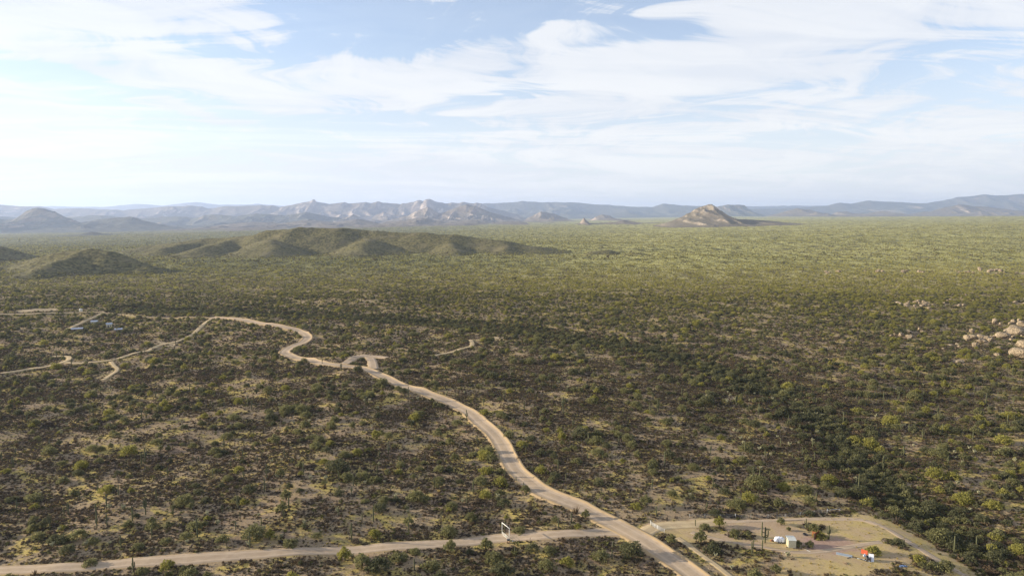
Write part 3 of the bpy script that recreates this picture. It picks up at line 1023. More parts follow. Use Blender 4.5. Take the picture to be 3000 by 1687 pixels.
def tree_model(seed, wide, high, clumps, per, size, open_base=0.35, spread=1.0):
    """trunk with limbs (MB) and crown leaves (V,F) of a low branching desert tree"""
    r = random.Random(seed)
    mb = MB()
    centers, radii = [], []
    stems = r.randint(3, 5)
    for k in range(clumps):
        ang = k * 2.4 + r.uniform(-0.4, 0.4)
        q = math.sqrt((k + 0.6) / clumps)
        rad = wide * 0.5 * q * r.uniform(0.65, 0.95) * spread
        z = high * (open_base + (0.92 - open_base) * (1 - 0.75 * q * q) * r.uniform(0.55, 1.0))
        cr = wide * r.uniform(0.15, 0.27)
        centers.append((rad * math.cos(ang), rad * math.sin(ang), max(z - cr * 0.4, cr * 0.4)))
        radii.append(cr)
    for s in range(stems):
        ang = s * 2 * math.pi / stems + r.uniform(-0.5, 0.5)
        rr = wide * 0.30 * r.uniform(0.6, 1.1)
        top = (rr * math.cos(ang), rr * math.sin(ang), high * r.uniform(0.6, 0.8))
        mid = (rr * 0.4 * math.cos(ang), rr * 0.4 * math.sin(ang), high * 0.33)
        mb.tube([(0.06 * math.cos(ang), 0.06 * math.sin(ang), -0.15), mid, top], [0.13 * high / 4, 0.09 * high / 4, 0.03], 5)
        for b in range(2):
            cc = min(centers, key=lambda p: (p[0] - top[0]) ** 2 + (p[1] - top[1]) ** 2 + r.uniform(0, 2))
            mb.tube([mid, cc], [0.055 * high / 4, 0.02], 4)
    V, F = leaf_cloud(centers, radii, per, size, 0.75, seed)
    return mb, V, F


TREES = []                                       # dicts: trunk mesh, crown meshes by tint
for i, (wd, hg, cl, ob, spd) in enumerate([(5.2, 3.5, 17, 0.16, 1.0), (4.2, 3.1, 13, 0.12, 1.0), (6.4, 4.1, 22, 0.18, 1.05), (3.2, 3.0, 9, 0.28, 0.9), (4.6, 2.6, 13, 0.10, 1.1), (3.6, 3.9, 12, 0.26, 0.9)]):
    mb, V, F = tree_model(100 + i, wd, hg, cl, 46, 0.30, ob, spd)
    trunk = mb.mesh('trunk', m_bark)
    crowns = {t: mesh_np('crown', V, F, m) for t, m in LEAF.items()}
    TREES.append(dict(trunk=trunk, crowns=crowns, w=wd, h=hg))


def shrub_model(seed, wide, high, n, size, mat, name):
    r = random.Random(seed)
    cs_, rs_ = [], []
    k = r.randint(4, 6)
    for j in range(k):
        ang = j * 2.4 + r.uniform(-0.5, 0.5)
        q = wide * 0.5 * math.sqrt(j / k) * 0.8
        rr = wide * r.uniform(0.2, 0.32)
        cs_.append((q * math.cos(ang), q * math.sin(ang), high * r.uniform(0.35, 0.6)))
        rs_.append(rr)
    V, F = leaf_cloud(cs_, rs_, n // k, size, high / wide * 1.1, seed)
    return mesh_np(name, V, F, mat)


def blades(seed, n, wide, high, mat, name):
    """upright twigs or grass blades fanning out of one base"""
    r = np.random.default_rng(seed)
    a = r.random(n) * 6.28
    lean = r.random(n) * wide * 0.5
    b0 = np.stack([np.cos(a) * 0.12, np.sin(a) * 0.12, np.zeros(n)], 1)
    tip = np.stack([np.cos(a) * lean, np.sin(a) * lean, high * (0.55 + 0.45 * r.random(n))], 1)
    sd = np.stack([-np.sin(a), np.cos(a), np.zeros(n)], 1) * 0.05
    V = np.stack([b0 - sd, b0 + sd, tip], 1).reshape(-1, 3)
    return mesh_np(name, V, np.arange(3 * n).reshape(-1, 3), mat)


def cholla_model(seed):
    r = random.Random(seed)
    mb = MB()
    mb.tube([(0, 0, -0.05), (0.03, 0, 0.35), (0, 0.02, 0.8)], [0.07, 0.065, 0.06], 6)
    trunk = mb.mesh('trunk', m_bark)
    mb = MB()
    for k in range(12):
        a = k * 2.4
        z0 = r.uniform(0.35, 0.8)
        l = r.uniform(0.35, 0.6)
        e = (math.cos(a) * l * 0.75, math.sin(a) * l * 0.75, z0 + l * r.uniform(0.3, 0.8))
        m_ = (e[0] * 0.5, e[1] * 0.5, z0 + 0.06)
        mb.tube([(0, 0, z0), m_, e], [0.07, 0.11, 0.07], 6)
        for q in range(2):
            mb.tube([e, (e[0] + r.uniform(-0.2, 0.2), e[1] + r.uniform(-0.2, 0.2), e[2] + r.uniform(0.05, 0.22))], [0.09, 0.06], 6)
    return trunk, mb.mesh('joints', m_cholla)


CHOLLAS = [cholla_model(900 + i) for i in range(3)]


def cactus_column(h, r0, seed, lean=0.0):
    r = random.Random(seed)
    mb = MB()
    zs = [-0.2, 0.15 * h, 0.4 * h, 0.7 * h, 0.9 * h, 0.96 * h, 0.99 * h, h]
    rs = [0.80, 0.92, 1.0, 1.0, 0.92, 0.74, 0.45, 0.12]
    lx, ly = r.uniform(-1, 1) * 0.03 * h, r.uniform(-1, 1) * 0.02 * h
    mb.tube([(lx * (z / h) ** 2, ly * (z / h) ** 2, z) for z in zs], [r0 * q for q in rs], 10)
    return mb.mesh('column', m_cactus, True), (lx, ly)


def cactus_arm(h, r0, ang, z0, reach, up, r1=None):
    mb = MB()
    r1 = r1 or r0 * 0.72
    c_, s_ = math.cos(ang), math.sin(ang)
    pr = [(0.1 * r0, z0), (reach * 0.55, z0 - 0.02), (reach * 0.9, z0 + 0.16), (reach, z0 + 0.45), (reach, z0 + up * 0.7), (reach * 0.98, z0 + up * 0.94), (reach * 0.98, z0 + up)]
    rr = [r1 * 0.85, r1 * 0.95, r1, r1, r1, r1 * 0.75, r1 * 0.15]
    mb.tube([(q * c_, q * s_, z) for q, z in pr], rr, 8)
    return mb.mesh('arm', m_cactus, True)


def saguaro_model(seed, h, arms):
    column, _ = cactus_column(h, 0.17 + 0.016 * h, seed)
    r = random.Random(seed + 5)
    out = []
    for k in range(arms):
        ang = r.choice([0, math.pi]) + r.uniform(-0.6, 0.6) if k < 2 else r.uniform(0, 6.28)
        if k == 1:
            ang = prev + math.pi + r.uniform(-0.4, 0.4)
        prev = ang
        z0 = h * r.uniform(0.34, 0.55)
        out.append(cactus_arm(h, 0.17 + 0.016 * h, ang, z0, r.uniform(0.5, 0.8), h * r.uniform(0.2, 0.42)))
    return column, out


SAGS = {0: [saguaro_model(50 + i, 4.0, 0) for i in range(2)], 1: [saguaro_model(60 + i, 5.0, 1) for i in range(2)], 2: [saguaro_model(70 + i, 5.4, 2) for i in range(3)], 4: [saguaro_model(80 + i, 6.0, 4) for i in range(2)]}

# ------------------------------------------------------------------ naming the place: landmarks for the labels
ONES = ['', 'one', 'two', 'three', 'four', 'five', 'six', 'seven', 'eight', 'nine', 'ten', 'eleven', 'twelve', 'thirteen', 'fourteen', 'fifteen', 'sixteen', 'seventeen', 'eighteen', 'nineteen']
TENS = ['', '', 'twenty', 'thirty', 'forty', 'fifty', 'sixty', 'seventy', 'eighty', 'ninety']


def in_words(n):
    return ONES[n] if n < 20 else TENS[n // 10] + ('-' + ONES[n % 10] if n % 10 else '')


LANDMARKS = [(n, *G(*p)) for n, p in {
    'the tall white gate frame': (1481, 1577), 'the white yard gate': (1925, 1550), 'the road crossing': (1830, 1553), 'the big armed cactus': (2241, 1588), 'the cream shed': (2322, 1600), 'the orange screen': (2535, 1625),
    'the first road bend': (1508, 1374), 'the second road bend': (1388, 1219), 'the turnaround loop': (1070, 1060), 'the road hairpin': (840, 1027), 'the boulder pile': (2940, 980), 'the roadside cactus': (391, 1675),
    'the upper yard corner': (2582, 1509), 'the straight cross road': (776, 1624), 'the left track fork': (325, 1058), 'the tin roofed sheds': (290, 960)}.items()]


def where(x, y):
    n, lx, ly = min(LANDMARKS, key=lambda l: (l[1] - x) ** 2 + (l[2] - y) ** 2)
    d = math.hypot(lx - x, ly - y)
    if d < 3:
        return 'right beside ' + n
    dx, dy = x - lx, y - ly
    side = ('right of' if dx > 0 else 'left of') if abs(dx) > abs(dy) else ('behind' if dy > 0 else 'in front of')
    if d < 99.5:
        a8 = (math.degrees(math.atan2(dy, dx)) + 382.5) % 360 // 45
        side = ['right of', 'behind right of', 'behind', 'behind left of', 'left of', 'front left of', 'in front of', 'front right of'][int(a8)]
        return f'{in_words(max(1, round(d)))} metres {side} {n}'
    hd = int(d // 100)
    tens = int((d % 100) // 20) * 20
    hw_ = ['', 'a hundred', 'two hundred', 'three hundred', 'four hundred', 'five hundred', 'six hundred', 'seven hundred', 'eight hundred', 'nine hundred', 'a thousand'][min(hd, 10)]
    tw_ = {0: '', 20: ' and twenty', 40: ' and forty', 60: ' and sixty', 80: ' and eighty'}[tens]
    return f'{hw_}{tw_} metres {side} {n}'


def tint_of(a, b):
    return 'yellow-green' if b < a[0] else ('olive green' if b < a[0] + a[1] else 'dark green')


placed_xy = []


def put_tree(x, y, s, model, tint, rz, label=None, name='palo_verde_tree', cat='tree', group='palo verde trees in the desert scrub'):
    z = H(x, y)
    sz = 'tall' if s * TREES[model]['h'] > 4.0 else ('low' if s * TREES[model]['h'] < 2.9 else 'bushy')
    lb = label or f'{sz} {tint} tree {where(x, y)}'
    o = empty(name, (x, y, z), rz, lb, cat, group)
    o.scale = (s, s, s)
    t = bpy.data.objects.new('trunk', TREES[model]['trunk'])
    link(t, o)
    c_ = bpy.data.objects.new('crown', TREES[model]['crowns'][tint])
    link(c_, o)
    placed_xy.append((x, y, 0.4 * s * TREES[model]['w']))
    return o


def put_saguaro(x, y, h, arms, rz, label=None, variant=None):
    key = min(SAGS, key=lambda k: abs(k - arms))
    mods = SAGS[key]
    colm, arm = mods[variant if variant is not None else random.randrange(len(mods))]
    base = {0: 4.0, 1: 5.0, 2: 5.4, 4: 6.0}[key]
    s = h / base
    desc = {0: 'single column', 1: 'one-armed', 2: 'two-armed', 4: 'many-armed'}[key]
    size = 'tall' if h > 5.5 else ('short' if h < 3.3 else 'middling')
    lb = label or f'{size} {desc} saguaro {where(x, y)}'
    o = empty('saguaro_cactus', (x, y, H(x, y)), rz, lb, 'cactus', 'saguaro cacti standing in the scrub')
    wide = 0.85 * s ** 0.5
    o.scale = (wide, wide, s)
    link(bpy.data.objects.new('column', colm), o)
    for a in arm:
        link(bpy.data.objects.new('arm', a), o)
    return o


# ------------------------------------------------------------------ things in the yard and by the roads
m_white = paint('white_gate_paint', (0.78, 0.77, 0.72), 0.5, 0.12, 4.0, 0.4)
m_galv = paint('galvanised_pipe', (0.50, 0.53, 0.56), 0.45, 0.2, 4.0, 0.5, 0.3)
m_cream = paint('cream_siding', (0.62, 0.59, 0.44), 0.6, 0.14, 2.5, 0.3, dirt_amt=0.25)
m_shedroof = paint('grey_metal_roof', (0.55, 0.57, 0.54), 0.5, 0.2, 2.0, 0.4)
m_tarp = paint('white_tarp', (0.76, 0.79, 0.86), 0.55, 0.12, 3.0, 0.3, dirt_amt=0.15)
m_rubber = paint('black_rubber', (0.03, 0.03, 0.03), 0.8, 0.3, 5.0, 0.2, dirt_amt=0.3)
m_darksteel = paint('dark_steel', (0.07, 0.07, 0.08), 0.6, 0.3, 5.0, 0.3)
m_rust = paint('rusty_steel', (0.30, 0.115, 0.055), 0.85, 0.4, 3.0, 0.1, dirt=(0.12, 0.06, 0.04))
m_orange = paint('orange_red_sheet', (0.44, 0.078, 0.028), 0.6, 0.18, 3.0, 0.3, dirt_amt=0.15)
m_blue = paint('blue_plastic', (0.10, 0.17, 0.34), 0.5, 0.25, 4.0, 0.4)
m_wood = paint('grey_wood', (0.30, 0.22, 0.15), 0.9, 0.35, 5.0, 0.1)
m_palewood = paint('pale_wood', (0.62, 0.60, 0.54), 0.8, 0.2, 5.0, 0.1)
m_panel = paint('blue_grey_panel', (0.36, 0.42, 0.47), 0.35, 0.2, 3.0, 0.5)
m_tin = paint('bluish_tin_roof', (0.38, 0.43, 0.52), 0.45, 0.2, 0.6, 0.5)
m_tank = paint('white_tank', (0.75, 0.72, 0.62), 0.5, 0.1, 1.0, 0.3)
m_green = paint('green_paint', (0.16, 0.33, 0.16), 0.6, 0.2, 3.0, 0.3)


def span(pa, pb):
    """ground points of two pixels, the length and heading between them"""
    a, b = G(*pa), G(*pb)
    return a, b, math.hypot(b[0] - a[0], b[1] - a[1]), math.atan2(b[1] - a[1], b[0] - a[0])


# tall white ranch gate across the cross road
a, b, L, ang = span((1471, 1569), (1492, 1586))
g = empty('ranch_gate', (a[0], a[1], H(*a)), ang, 'tall white overhead gate frame with closed pipe gate across the dirt road', 'gate')
zb = H(*b) - H(*a)
for xx, zz in ((0, 0), (L, zb)):
    MB().tube([(xx, 0, zz - 0.3), (xx, 0, zz + 4.2)], 0.08, 10).build('post', m_white, g, True)
MB().tube([(-0.15, 0, 4.25), (L + 0.15, 0, zb + 4.25)], 0.10, 10).build('top_beam', m_white, g, True)
for k in range(4):
    z = 0.32 + 0.31 * k
    MB().tube([(0.14, 0, z), (L - 0.14, 0, z + zb)], 0.032, 8).build('rail', m_white, g, True)
for xx in (0.16, L * 0.5, L - 0.16):
    zq = zb * xx / L
    MB().tube([(xx, 0.05, zq + 0.25), (xx, 0.05, zq + 1.32)], 0.045, 8).build('stile', m_white, g, True)
MB().box(L * 0.52, 0.11, zb * 0.5 + 0.80, 0.55, 0.05, 0.36).build('gate_plate', m_green, g)

# dark box on two rusty legs beside the gate
q = G(1490, 1591)
g = empty('control_box', (q[0], q[1], H(*q)), 0.2, 'dark control box on two rusty legs beside the tall white gate frame', 'box')
for xx in (-0.32, 0.32):
    MB().box(xx, 0, 0.42, 0.12, 0.12, 1.0).build('leg', m_rust, g)
MB().box(0, 0, 1.06, 0.95, 0.5, 0.42).build('case', m_darksteel, g, bevel=0.03)
MB().box(0, 0, 1.30, 1.05, 0.6, 0.06).build('lid', m_darksteel, g)

q = G(1503, 1587)
mb = MB()
for k in range(5):
    mb.box(0.25 * k - 0.5, 0.1 * (k % 2), 0.10 + 0.06 * (k % 3), 0.42, 0.5, 0.26, 0.3 * k, 0.1 * k, 0.08 * k, 0.7)
o = mb.build('tarp_bundle', m_blue, None, bevel=0.05)
o.location = (q[0], q[1], H(*q))
tag(o, 'small crumpled blue bundle on the ground right of the white gate frame', 'tarp')

q = G(1553, 1589)
g = empty('marker_post', (q[0], q[1], H(*q)), 0.0, 'thin dark marker post on the verge of the cross road', 'post')
MB().tube([(0, 0, -0.2), (0.02, 0, 1.45)], 0.055, 6).build('stake', m_darksteel, g)
MB().box(0.02, 0, 1.40, 0.16, 0.05, 0.28).build('reflector', m_rust, g)

# white pipe gate at the yard entrance
a, b, L, ang = span((1906, 1540), (1946, 1562))
g = empty('yard_gate', (a[0], a[1], H(*a)), ang, 'low white pipe gate with grey rails at the yard entrance', 'gate')
zb = H(*b) - H(*a)
zq = lambda t: zb * t
MB().tube([(0, 0, -0.2), (0, 0, 1.8)], 0.09, 8).build('post', m_white, g, True)
for t in (0.30, 0.52, 1.0):
    MB().tube([(L * t, 0, zq(t) - 0.2), (L * t, 0, zq(t) + 1.42)], 0.055, 8).build('post', m_white, g, True)
for k in range(5):
    z = 0.28 + 0.26 * k
    MB().tube([(0.1, 0.06, z), (L, 0.06, z + zb)], 0.035, 6).build('rail', m_galv, g, True)
for k in range(7):
    t = 0.08 + 0.13 * k
    MB().tube([(L * t, 0.10, zq(t) + 0.25), (L * t, 0.10, zq(t) + 1.34)], 0.028, 6).build('bar', m_galv, g, True)


# wire fence behind the yard: a post every few metres, three wires, one H brace
def wire_fence(pix, label, every=4.2, h=1.35):
    pts = [G(*p) for p in pix]
    s = spline(pts, every)
    x0, y0 = s[0]
    z0 = H(x0, y0)
    f = empty('wire_fence', (x0, y0, z0), 0, label, 'fence')
    loc = [(p[0] - x0, p[1] - y0, H(*p) - z0) for p in s]
    for i, p in enumerate(loc):
        thick = 0.075 if i % 6 == 3 else 0.04
        MB().tube([(p[0], p[1], p[2] - 0.2), (p[0], p[1], p[2] + h + (0.25 if i % 6 == 3 else 0))], thick, 6).build('post', m_galv, f, True)
    for k in range(4):
        MB().tube([(p[0], p[1], p[2] + 0.3 + k * 0.32) for p in loc], 0.013, 4).build('wire', m_galv, f)
    return f, loc


f, loc = wire_fence([(2020, 1516), (2110, 1517), (2200, 1518), (2300, 1516), (2385, 1506), (2460, 1500)], 'thin grey wire fence along the back edge of the yard')
p0, p1 = loc[min(len(loc) - 1, 9)], loc[min(len(loc) - 1, 10)]
MB().tube([(p0[0], p0[1], p0[2] + 1.1), (p1[0], p1[1], p1[2] + 1.1)], 0.06, 6).build('brace', m_galv, f)

# cream ribbed shed
a = G(2322, 1606)
g = empty('storage_shed', (a[0], a[1] + 1.5, H(*a)), R(-7), 'small cream ribbed storage shed with grey roof beside the tarp covered trailer', 'shed')
W_, D_, H_ = 2.25, 3.2, 2.35
MB().box(0, 0, H_ / 2 + 0.1, W_, D_, H_).build('wall', m_cream, g)
for k in range(8):
    MB().box(-W_ / 2 + 0.15 + k * (W_ - 0.3) / 7, -D_ / 2 - 0.028, H_ / 2 + 0.12, 0.09, 0.06, H_ - 0.16).build('rib', m_cream, g)
for sx in (-1, 1):
    for k in range(9):
        MB().box(sx * (W_ / 2 + 0.024), -D_ / 2 + 0.2 + k * (D_ - 0.4) / 8, H_ / 2 + 0.12, 0.05, 0.10, H_ - 0.16).build('rib', m_cream, g)
mb = MB()
mb.add([(-W_ / 2 - 0.12, -D_ / 2 - 0.14, H_ + 0.11), (W_ / 2 + 0.12, -D_ / 2 - 0.14, H_ + 0.11), (W_ / 2 + 0.12, D_ / 2 + 0.12, H_ + 0.11), (-W_ / 2 - 0.12, D_ / 2 + 0.12, H_ + 0.11),
        (-W_ / 2 - 0.12, -0.2, H_ + 0.42), (W_ / 2 + 0.12, -0.2, H_ + 0.42)], [[3, 2, 1, 0], [0, 1, 5, 4], [2, 3, 4, 5], [1, 2, 5], [3, 0, 4]])
rf = mb.build('roof', m_shedroof, g)
MB().box(0, -0.2, H_ + 0.435, W_ + 0.28, 0.22, 0.05).build('ridge_cap', m_shedroof, rf)
dr = MB().box(W_ / 2 + 0.055, 0.3, 1.05, 0.04, 0.95, 1.85).build('door', m_shedroof, g)
MB().tube([(W_ / 2 + 0.12, 0.66, 1.0), (W_ / 2 + 0.12, 0.66, 1.2)], 0.025, 6).build('handle', m_darksteel, dr)
MB().box(-W_ / 2 - 0.32, -D_ / 2 + 0.1, 0.16, 0.55, 0.16, 0.14).build('skid', m_darksteel, g)

# white tarp covered trailer
a = G(2287, 1593)
g = empty('covered_trailer', (a[0], a[1] + 0.9, H(*a)), R(-10), 'white tarp covered trailer parked left of the cream shed', 'trailer')
MB().box(0, 0, 0.55, 2.9, 1.7, 0.16).build('chassis', m_darksteel, g)
nu_, nv_ = 13, 9
V = []
for i in range(nu_):
    t = i / (nu_ - 1) * 2 - 1
    ex = (1 - abs(t) ** 3.2) ** 0.42 if abs(t) < 1 else 0.0
    for j in range(nv_):
        th = math.pi * j / (nv_ - 1)
        wv = 1 + 0.05 * math.sin(i * 1.9 + j * 1.3)
        cs2, sn2 = math.cos(th), math.sin(th)
        yy = 0.95 * math.copysign(abs(cs2) ** 0.6, cs2) * (0.45 + 0.55 * ex) * wv
        zz = 0.45 + (0.25 + 1.0 * ex) * abs(sn2) ** 0.65 * wv
        V.append((t * 1.62, yy, zz))
F = [[i * nv_ + j, (i + 1) * nv_ + j, (i + 1) * nv_ + j + 1, i * nv_ + j + 1] for i in range(nu_ - 1) for j in range(nv_ - 1)]
F += [list(range(nv_)), [(nu_ - 1) * nv_ + j for j in range(nv_)][::-1]]
MB().add(V, F).build('tarp', m_tarp, g)
for t in (-0.6, 0.35, 1.1):
    pts = [(t, 0.99 * math.cos(math.pi * j / 8), 0.46 + 1.26 * abs(math.sin(math.pi * j / 8)) ** 0.65 * (1 - abs(t / 1.62) ** 3.2) ** 0.42) for j in range(9)]
    MB().tube(pts, 0.025, 5).build('strap', m_darksteel, g)
for sy in (-1, 1):
    for xx in (-0.35, 0.42):
        wl = MB().tube([(xx, sy * 0.80, 0.33), (xx, sy * 1.02, 0.33)], 0.33, 14).build('wheel', m_rubber, g)
        MB().tube([(xx, sy * 1.025, 0.33), (xx, sy * 1.04, 0.33)], 0.17, 10).build('rim', m_galv, wl)
for sy in (-1, 1):
    MB().tube([(-1.45, sy * 0.5, 0.52), (-2.35, 0, 0.50)], 0.05, 6).build('tongue', m_darksteel, g)
MB().tube([(-2.25, 0, 0.02), (-2.25, 0, 0.75)], 0.045, 6).build('jack', m_galv, g)
for xx in (0.9, 1.3):
    MB().tube([(xx, -0.9, 0.0), (xx, -0.9, 0.6)], 0.05, 6).build('stand', m_galv, g)

q = G(2262, 1585)
mb = MB()
for k in range(7):
    mb.box(random.uniform(-0.35, 0.35), random.uniform(-0.25, 0.25), 0.25 + 0.1 * (k % 3), 0.45, 0.4, 0.5, k * 0.9, 0.2 * (k % 2), 0.1, 0.6)
o = mb.build('brush_pile', m_rust, None, bevel=0.05)
o.location = (q[0], q[1], H(*q))
tag(o, 'small dark rusty scrap pile at the front of the covered trailer', 'scrap pile')

q = G(2344, 1606)
o = MB().tube([(0, 0, -0.1), (0, 0, 0.95), (0.0, 0, 1.02)], [0.13, 0.13, 0.05], 8).build('stump_post', m_palewood, None, True)
o.location = (q[0], q[1], H(*q))
tag(o, 'short pale post standing in the shade right of the cream shed', 'post')
a, b, L, ang = span((2356, 1610), (2374, 1616))
o = MB().box(L / 2, 0, 0.08, L, 0.28, 0.10).build('timber_beam', m_palewood, None, bevel=0.01)
o.location = (a[0], a[1], H(*a) + 0.05)
o.rotation_euler = (0, 0, ang)
tag(o, 'long pale timber lying on the ground right of the cream shed', 'timber')

q = G(2359, 1567)
g = empty('fire_pit', (q[0], q[1], H(*q)), 0, 'black low fire pit ring on the reddish yard dirt', 'fire pit')
ring = MB()
for k in range(14):
    a0 = k * 2 * math.pi / 14
    ring.box(0.72 * math.cos(a0), 0.72 * math.sin(a0), 0.2, 0.10, 0.34, 0.42, a0)
ring.build('ring', m_darksteel, g)
MB().tube([(0, 0, 0.03), (0, 0, 0.14)], 0.64, 14).build('ash_bed', m_rubber, g)

# rusty steel screen with a tree growing against it
a, b, L, ang = span((2385, 1581), (2400, 1570))
g = empty('steel_screen', (a[0], a[1], H(*a)), ang, 'rust brown ribbed steel screen standing beside the leaning tree in the yard', 'screen')
MB().box(L / 2, 0.0, 1.05, L, 0.05, 1.95).build('sheet', m_rust, g)
for k in range(int(L / 0.35)):
    MB().box(0.2 + 0.35 * k, -0.045, 1.05, 0.10, 0.05, 1.93).build('rib', m_rust, g)
for xx in (0.0, L):
    MB().box(xx, 0.06, 1.0, 0.12, 0.12, 2.2).build('post', m_darksteel, g)
MB().box(L / 2, 0.75, 0.9, 0.06, 1.4, 1.7).build('side_sheet', m_rust, g)

# orange screen, boxes and leaning white board
a, b, L, ang = span((2522, 1626), (2541, 1632))
g = empty('orange_screen', (a[0], a[1], H(*a)), ang, 'bright orange red sheet screen on dark posts in the yard', 'screen')
MB().box(L / 2, 0, 1.35, L, 0.05, 1.25, 0, R(-14)).build('sheet', m_orange, g)
for xx in (0.02, L - 0.02):
    MB().box(xx, 0.10, 1.0, 0.10, 0.10, 2.1, 0, R(-6)).build('post', m_darksteel, g)
MB().box(L / 2, 0.13, 0.72, L, 0.06, 0.09).build('cross_rail', m_darksteel, g)
q = G(2531, 1628)
g = empty('water_barrel', (q[0], q[1] - 0.5, H(*q)), 0, 'dark blue barrel under the orange sheet screen', 'barrel')
MB().tube([(0, 0, 0), (0, 0, 0.1), (0, 0, 0.45), (0, 0, 0.8), (0, 0, 0.9)], [0.27, 0.30, 0.32, 0.30, 0.27], 14).build('drum', m_blue, g, True)
MB().tube([(0, 0, 0.9), (0, 0, 0.94)], 0.24, 12).build('lid', m_white, g)
q = G(2537, 1631)
g = empty('cooler_box', (q[0], q[1] - 0.5, H(*q)), 0.3, 'white cooler box with red base beside the orange screen', 'cooler')
MB().box(0, 0, 0.30, 0.75, 0.45, 0.42).build('tub', m_rust, g, bevel=0.03)
MB().box(0, 0, 0.60, 0.80, 0.50, 0.16).build('lid', m_white, g, bevel=0.03)
q = G(2527, 1626)
g = empty('bucket', (q[0], q[1] - 0.6, H(*q)), 0, 'white bucket at the left post of the orange screen', 'bucket')
MB().tube([(0, 0, 0), (0, 0, 0.42)], [0.15, 0.19], 12).build('pail', m_white, g, True)
MB().tube([(-0.19, 0, 0.4), (-0.1, 0, 0.58), (0.1, 0, 0.58), (0.19, 0, 0.4)], 0.012, 5).build('handle', m_darksteel, g)
q = G(2543, 1644)
g = empty('utility_cart', (q[0], q[1], H(*q)), R(-12), 'dark steel utility cart between the orange screen and the white board', 'cart')
MB().box(0, 0, 0.55, 1.0, 1.5, 0.10).build('deck', m_darksteel, g)
for sx, sy in ((-1, 0), (1, 0), (0, -1), (0, 1)):
    MB().box(sx * 0.5, sy * 0.75, 0.95, 0.06 if sx else 1.0, 1.5 if sx else 0.06, 0.72).build('side_panel', m_darksteel, g)
for sx in (-1, 1):
    for sy in (-1, 1):
        MB().tube([(sx * 0.52, sy * 0.5, 0.25), (sx * 0.62, sy * 0.5, 0.25)], 0.25, 12).build('wheel', m_rubber, g)
q = G(2552, 1644)
g = empty('leaning_board', (q[0], q[1], H(*q)), R(-20), 'white board leaning right of the dark cart in the yard', 'board')
MB().box(0, 0.0, 1.0, 1.35, 0.06, 2.15, 0, R(-28)).build('face', m_tarp, g)
for xx in (-0.5, 0.5):
    MB().tube([(xx, 0.9, 0.0), (xx, 0.42, 1.6)], 0.04, 6).build('prop', m_wood, g)

# slatted panel lying on the ground and black pipes beside it
a, b, L, ang = span((2449, 1624), (2497, 1634))
g = empty('slatted_panel', (a[0], a[1], H(*a) + 0.06), ang, 'long blue-grey slatted panel lying flat on the reddish dirt', 'panel')
MB().box(L / 2, 0.0, 0.06, L, 0.08, 0.10).build('frame', m_galv, g)
MB().box(L / 2, 1.45, 0.06, L, 0.08, 0.10).build('frame', m_galv, g)
for k in range(17):
    MB().box(0.16 + k * (L - 0.32) / 16, 0.725, 0.075, 0.20, 1.37, 0.06).build('slat', m_panel, g)
pp = [G(*p) for p in [(2482, 1636), (2495, 1633), (2510, 1635), (2525, 1640), (2538, 1644)]]
for k, (dxx, lab) in enumerate([(0.0, 'long black pipe bent across the end of the slatted panel'), (-0.55, 'black pipe lying nearest the yellow grass beside the slatted panel')]):
    s = spline([(p[0] + 0.6 * k, p[1] + dxx) for p in (pp if k == 0 else pp[1:])], 0.5)
    o = MB().tube([(p[0] - s[0][0], p[1] - s[0][1], H(*p) - H(*s[0]) + 0.16) for p in s], 0.075, 7).build('water_pipe', m_rubber, None, True)
    o.location = (s[0][0], s[0][1], H(*s[0]))
    tag(o, lab, 'pipe', 'black pipes lying in the yard')
s = spline([(p[0] + 1.2, p[1] - 0.9) for p in pp[1:]], 0.5)
o = MB().tube([(p[0] - s[0][0], p[1] - s[0][1], H(*p) - H(*s[0]) + 0.14) for p in s], 0.10, 7).build('sheet_strip', m_galv, None, True)
o.location = (s[0][0], s[0][1], H(*s[0]))
tag(o, 'pale grey conduit lying in front of the black pipes in the yard', 'conduit')
q = G(2646, 1661)
mb = MB()
for k in range(5):
    mb.box(0.4 * k - 0.8, 0.2 * (k % 2), 0.15 + 0.08 * (k % 3), 0.6, 0.8, 0.35, 0.4 * k, 0.1 * k, 0, 0.75)
o = mb.build('blue_tarp_heap', m_blue, None, bevel=0.06)
o.location = (q[0], q[1], H(*q))
tag(o, 'dull blue tarp heap under the shrubs at the right of the yard', 'tarp')
q = G(2477, 1652)
mb = MB()
for k in range(9):
    a0 = random.uniform(0, 6.28)
    l = random.uniform(0.4, 1.0)
    mb.tube([(-l * math.cos(a0), -l * math.sin(a0), 0.05), (0, 0, 0.25 + 0.06 * k % 0.3), (l * math.cos(a0 + 0.4), l * math.sin(a0 + 0.4), random.uniform(0.1, 0.7))], [0.05, 0.06, 0.02], 5)
o = mb.build('dead_branches', m_wood)
o.location = (q[0], q[1], H(*q))
tag(o, 'small heap of dead branches on the yellow grass of the yard', 'branches')


# ------------------------------------------------------------------ tin roofed sheds on the left, far away
def tin_shed(pa, pb, depth, h, pitch, label, rz=None):
    a, b, L, ang = span(pa, pb)
    g = empty('tin_shed', (a[0], a[1], H(*a) - 0.2), ang if rz is None else rz, label, 'shed', 'tin roofed sheds among the scrub')
    MB().box(L / 2, depth / 2, h / 2, L, depth, h).build('wall', m_cream if h > 2.7 else m_wood, g)
    mb = MB()
    e = 0.35
    mb.add([(-e, -e, h), (L + e, -e, h), (L + e, depth + e, h), (-e, depth + e, h), (-e, depth / 2, h + pitch), (L + e, depth / 2, h + pitch)], [[3, 2, 1, 0], [0, 1, 5, 4], [2, 3, 4, 5], [1, 2, 5], [3, 0, 4]])
    mb.build('roof', m_tin, g)
    MB().box(L * 0.3, -0.03, 1.05, 1.0, 0.06, 2.1).build('door', m_darksteel, g)
    MB().box(L * 0.7, -0.03, 1.5, 1.2, 0.06, 0.9).build('window', m_darksteel, g)
    return g


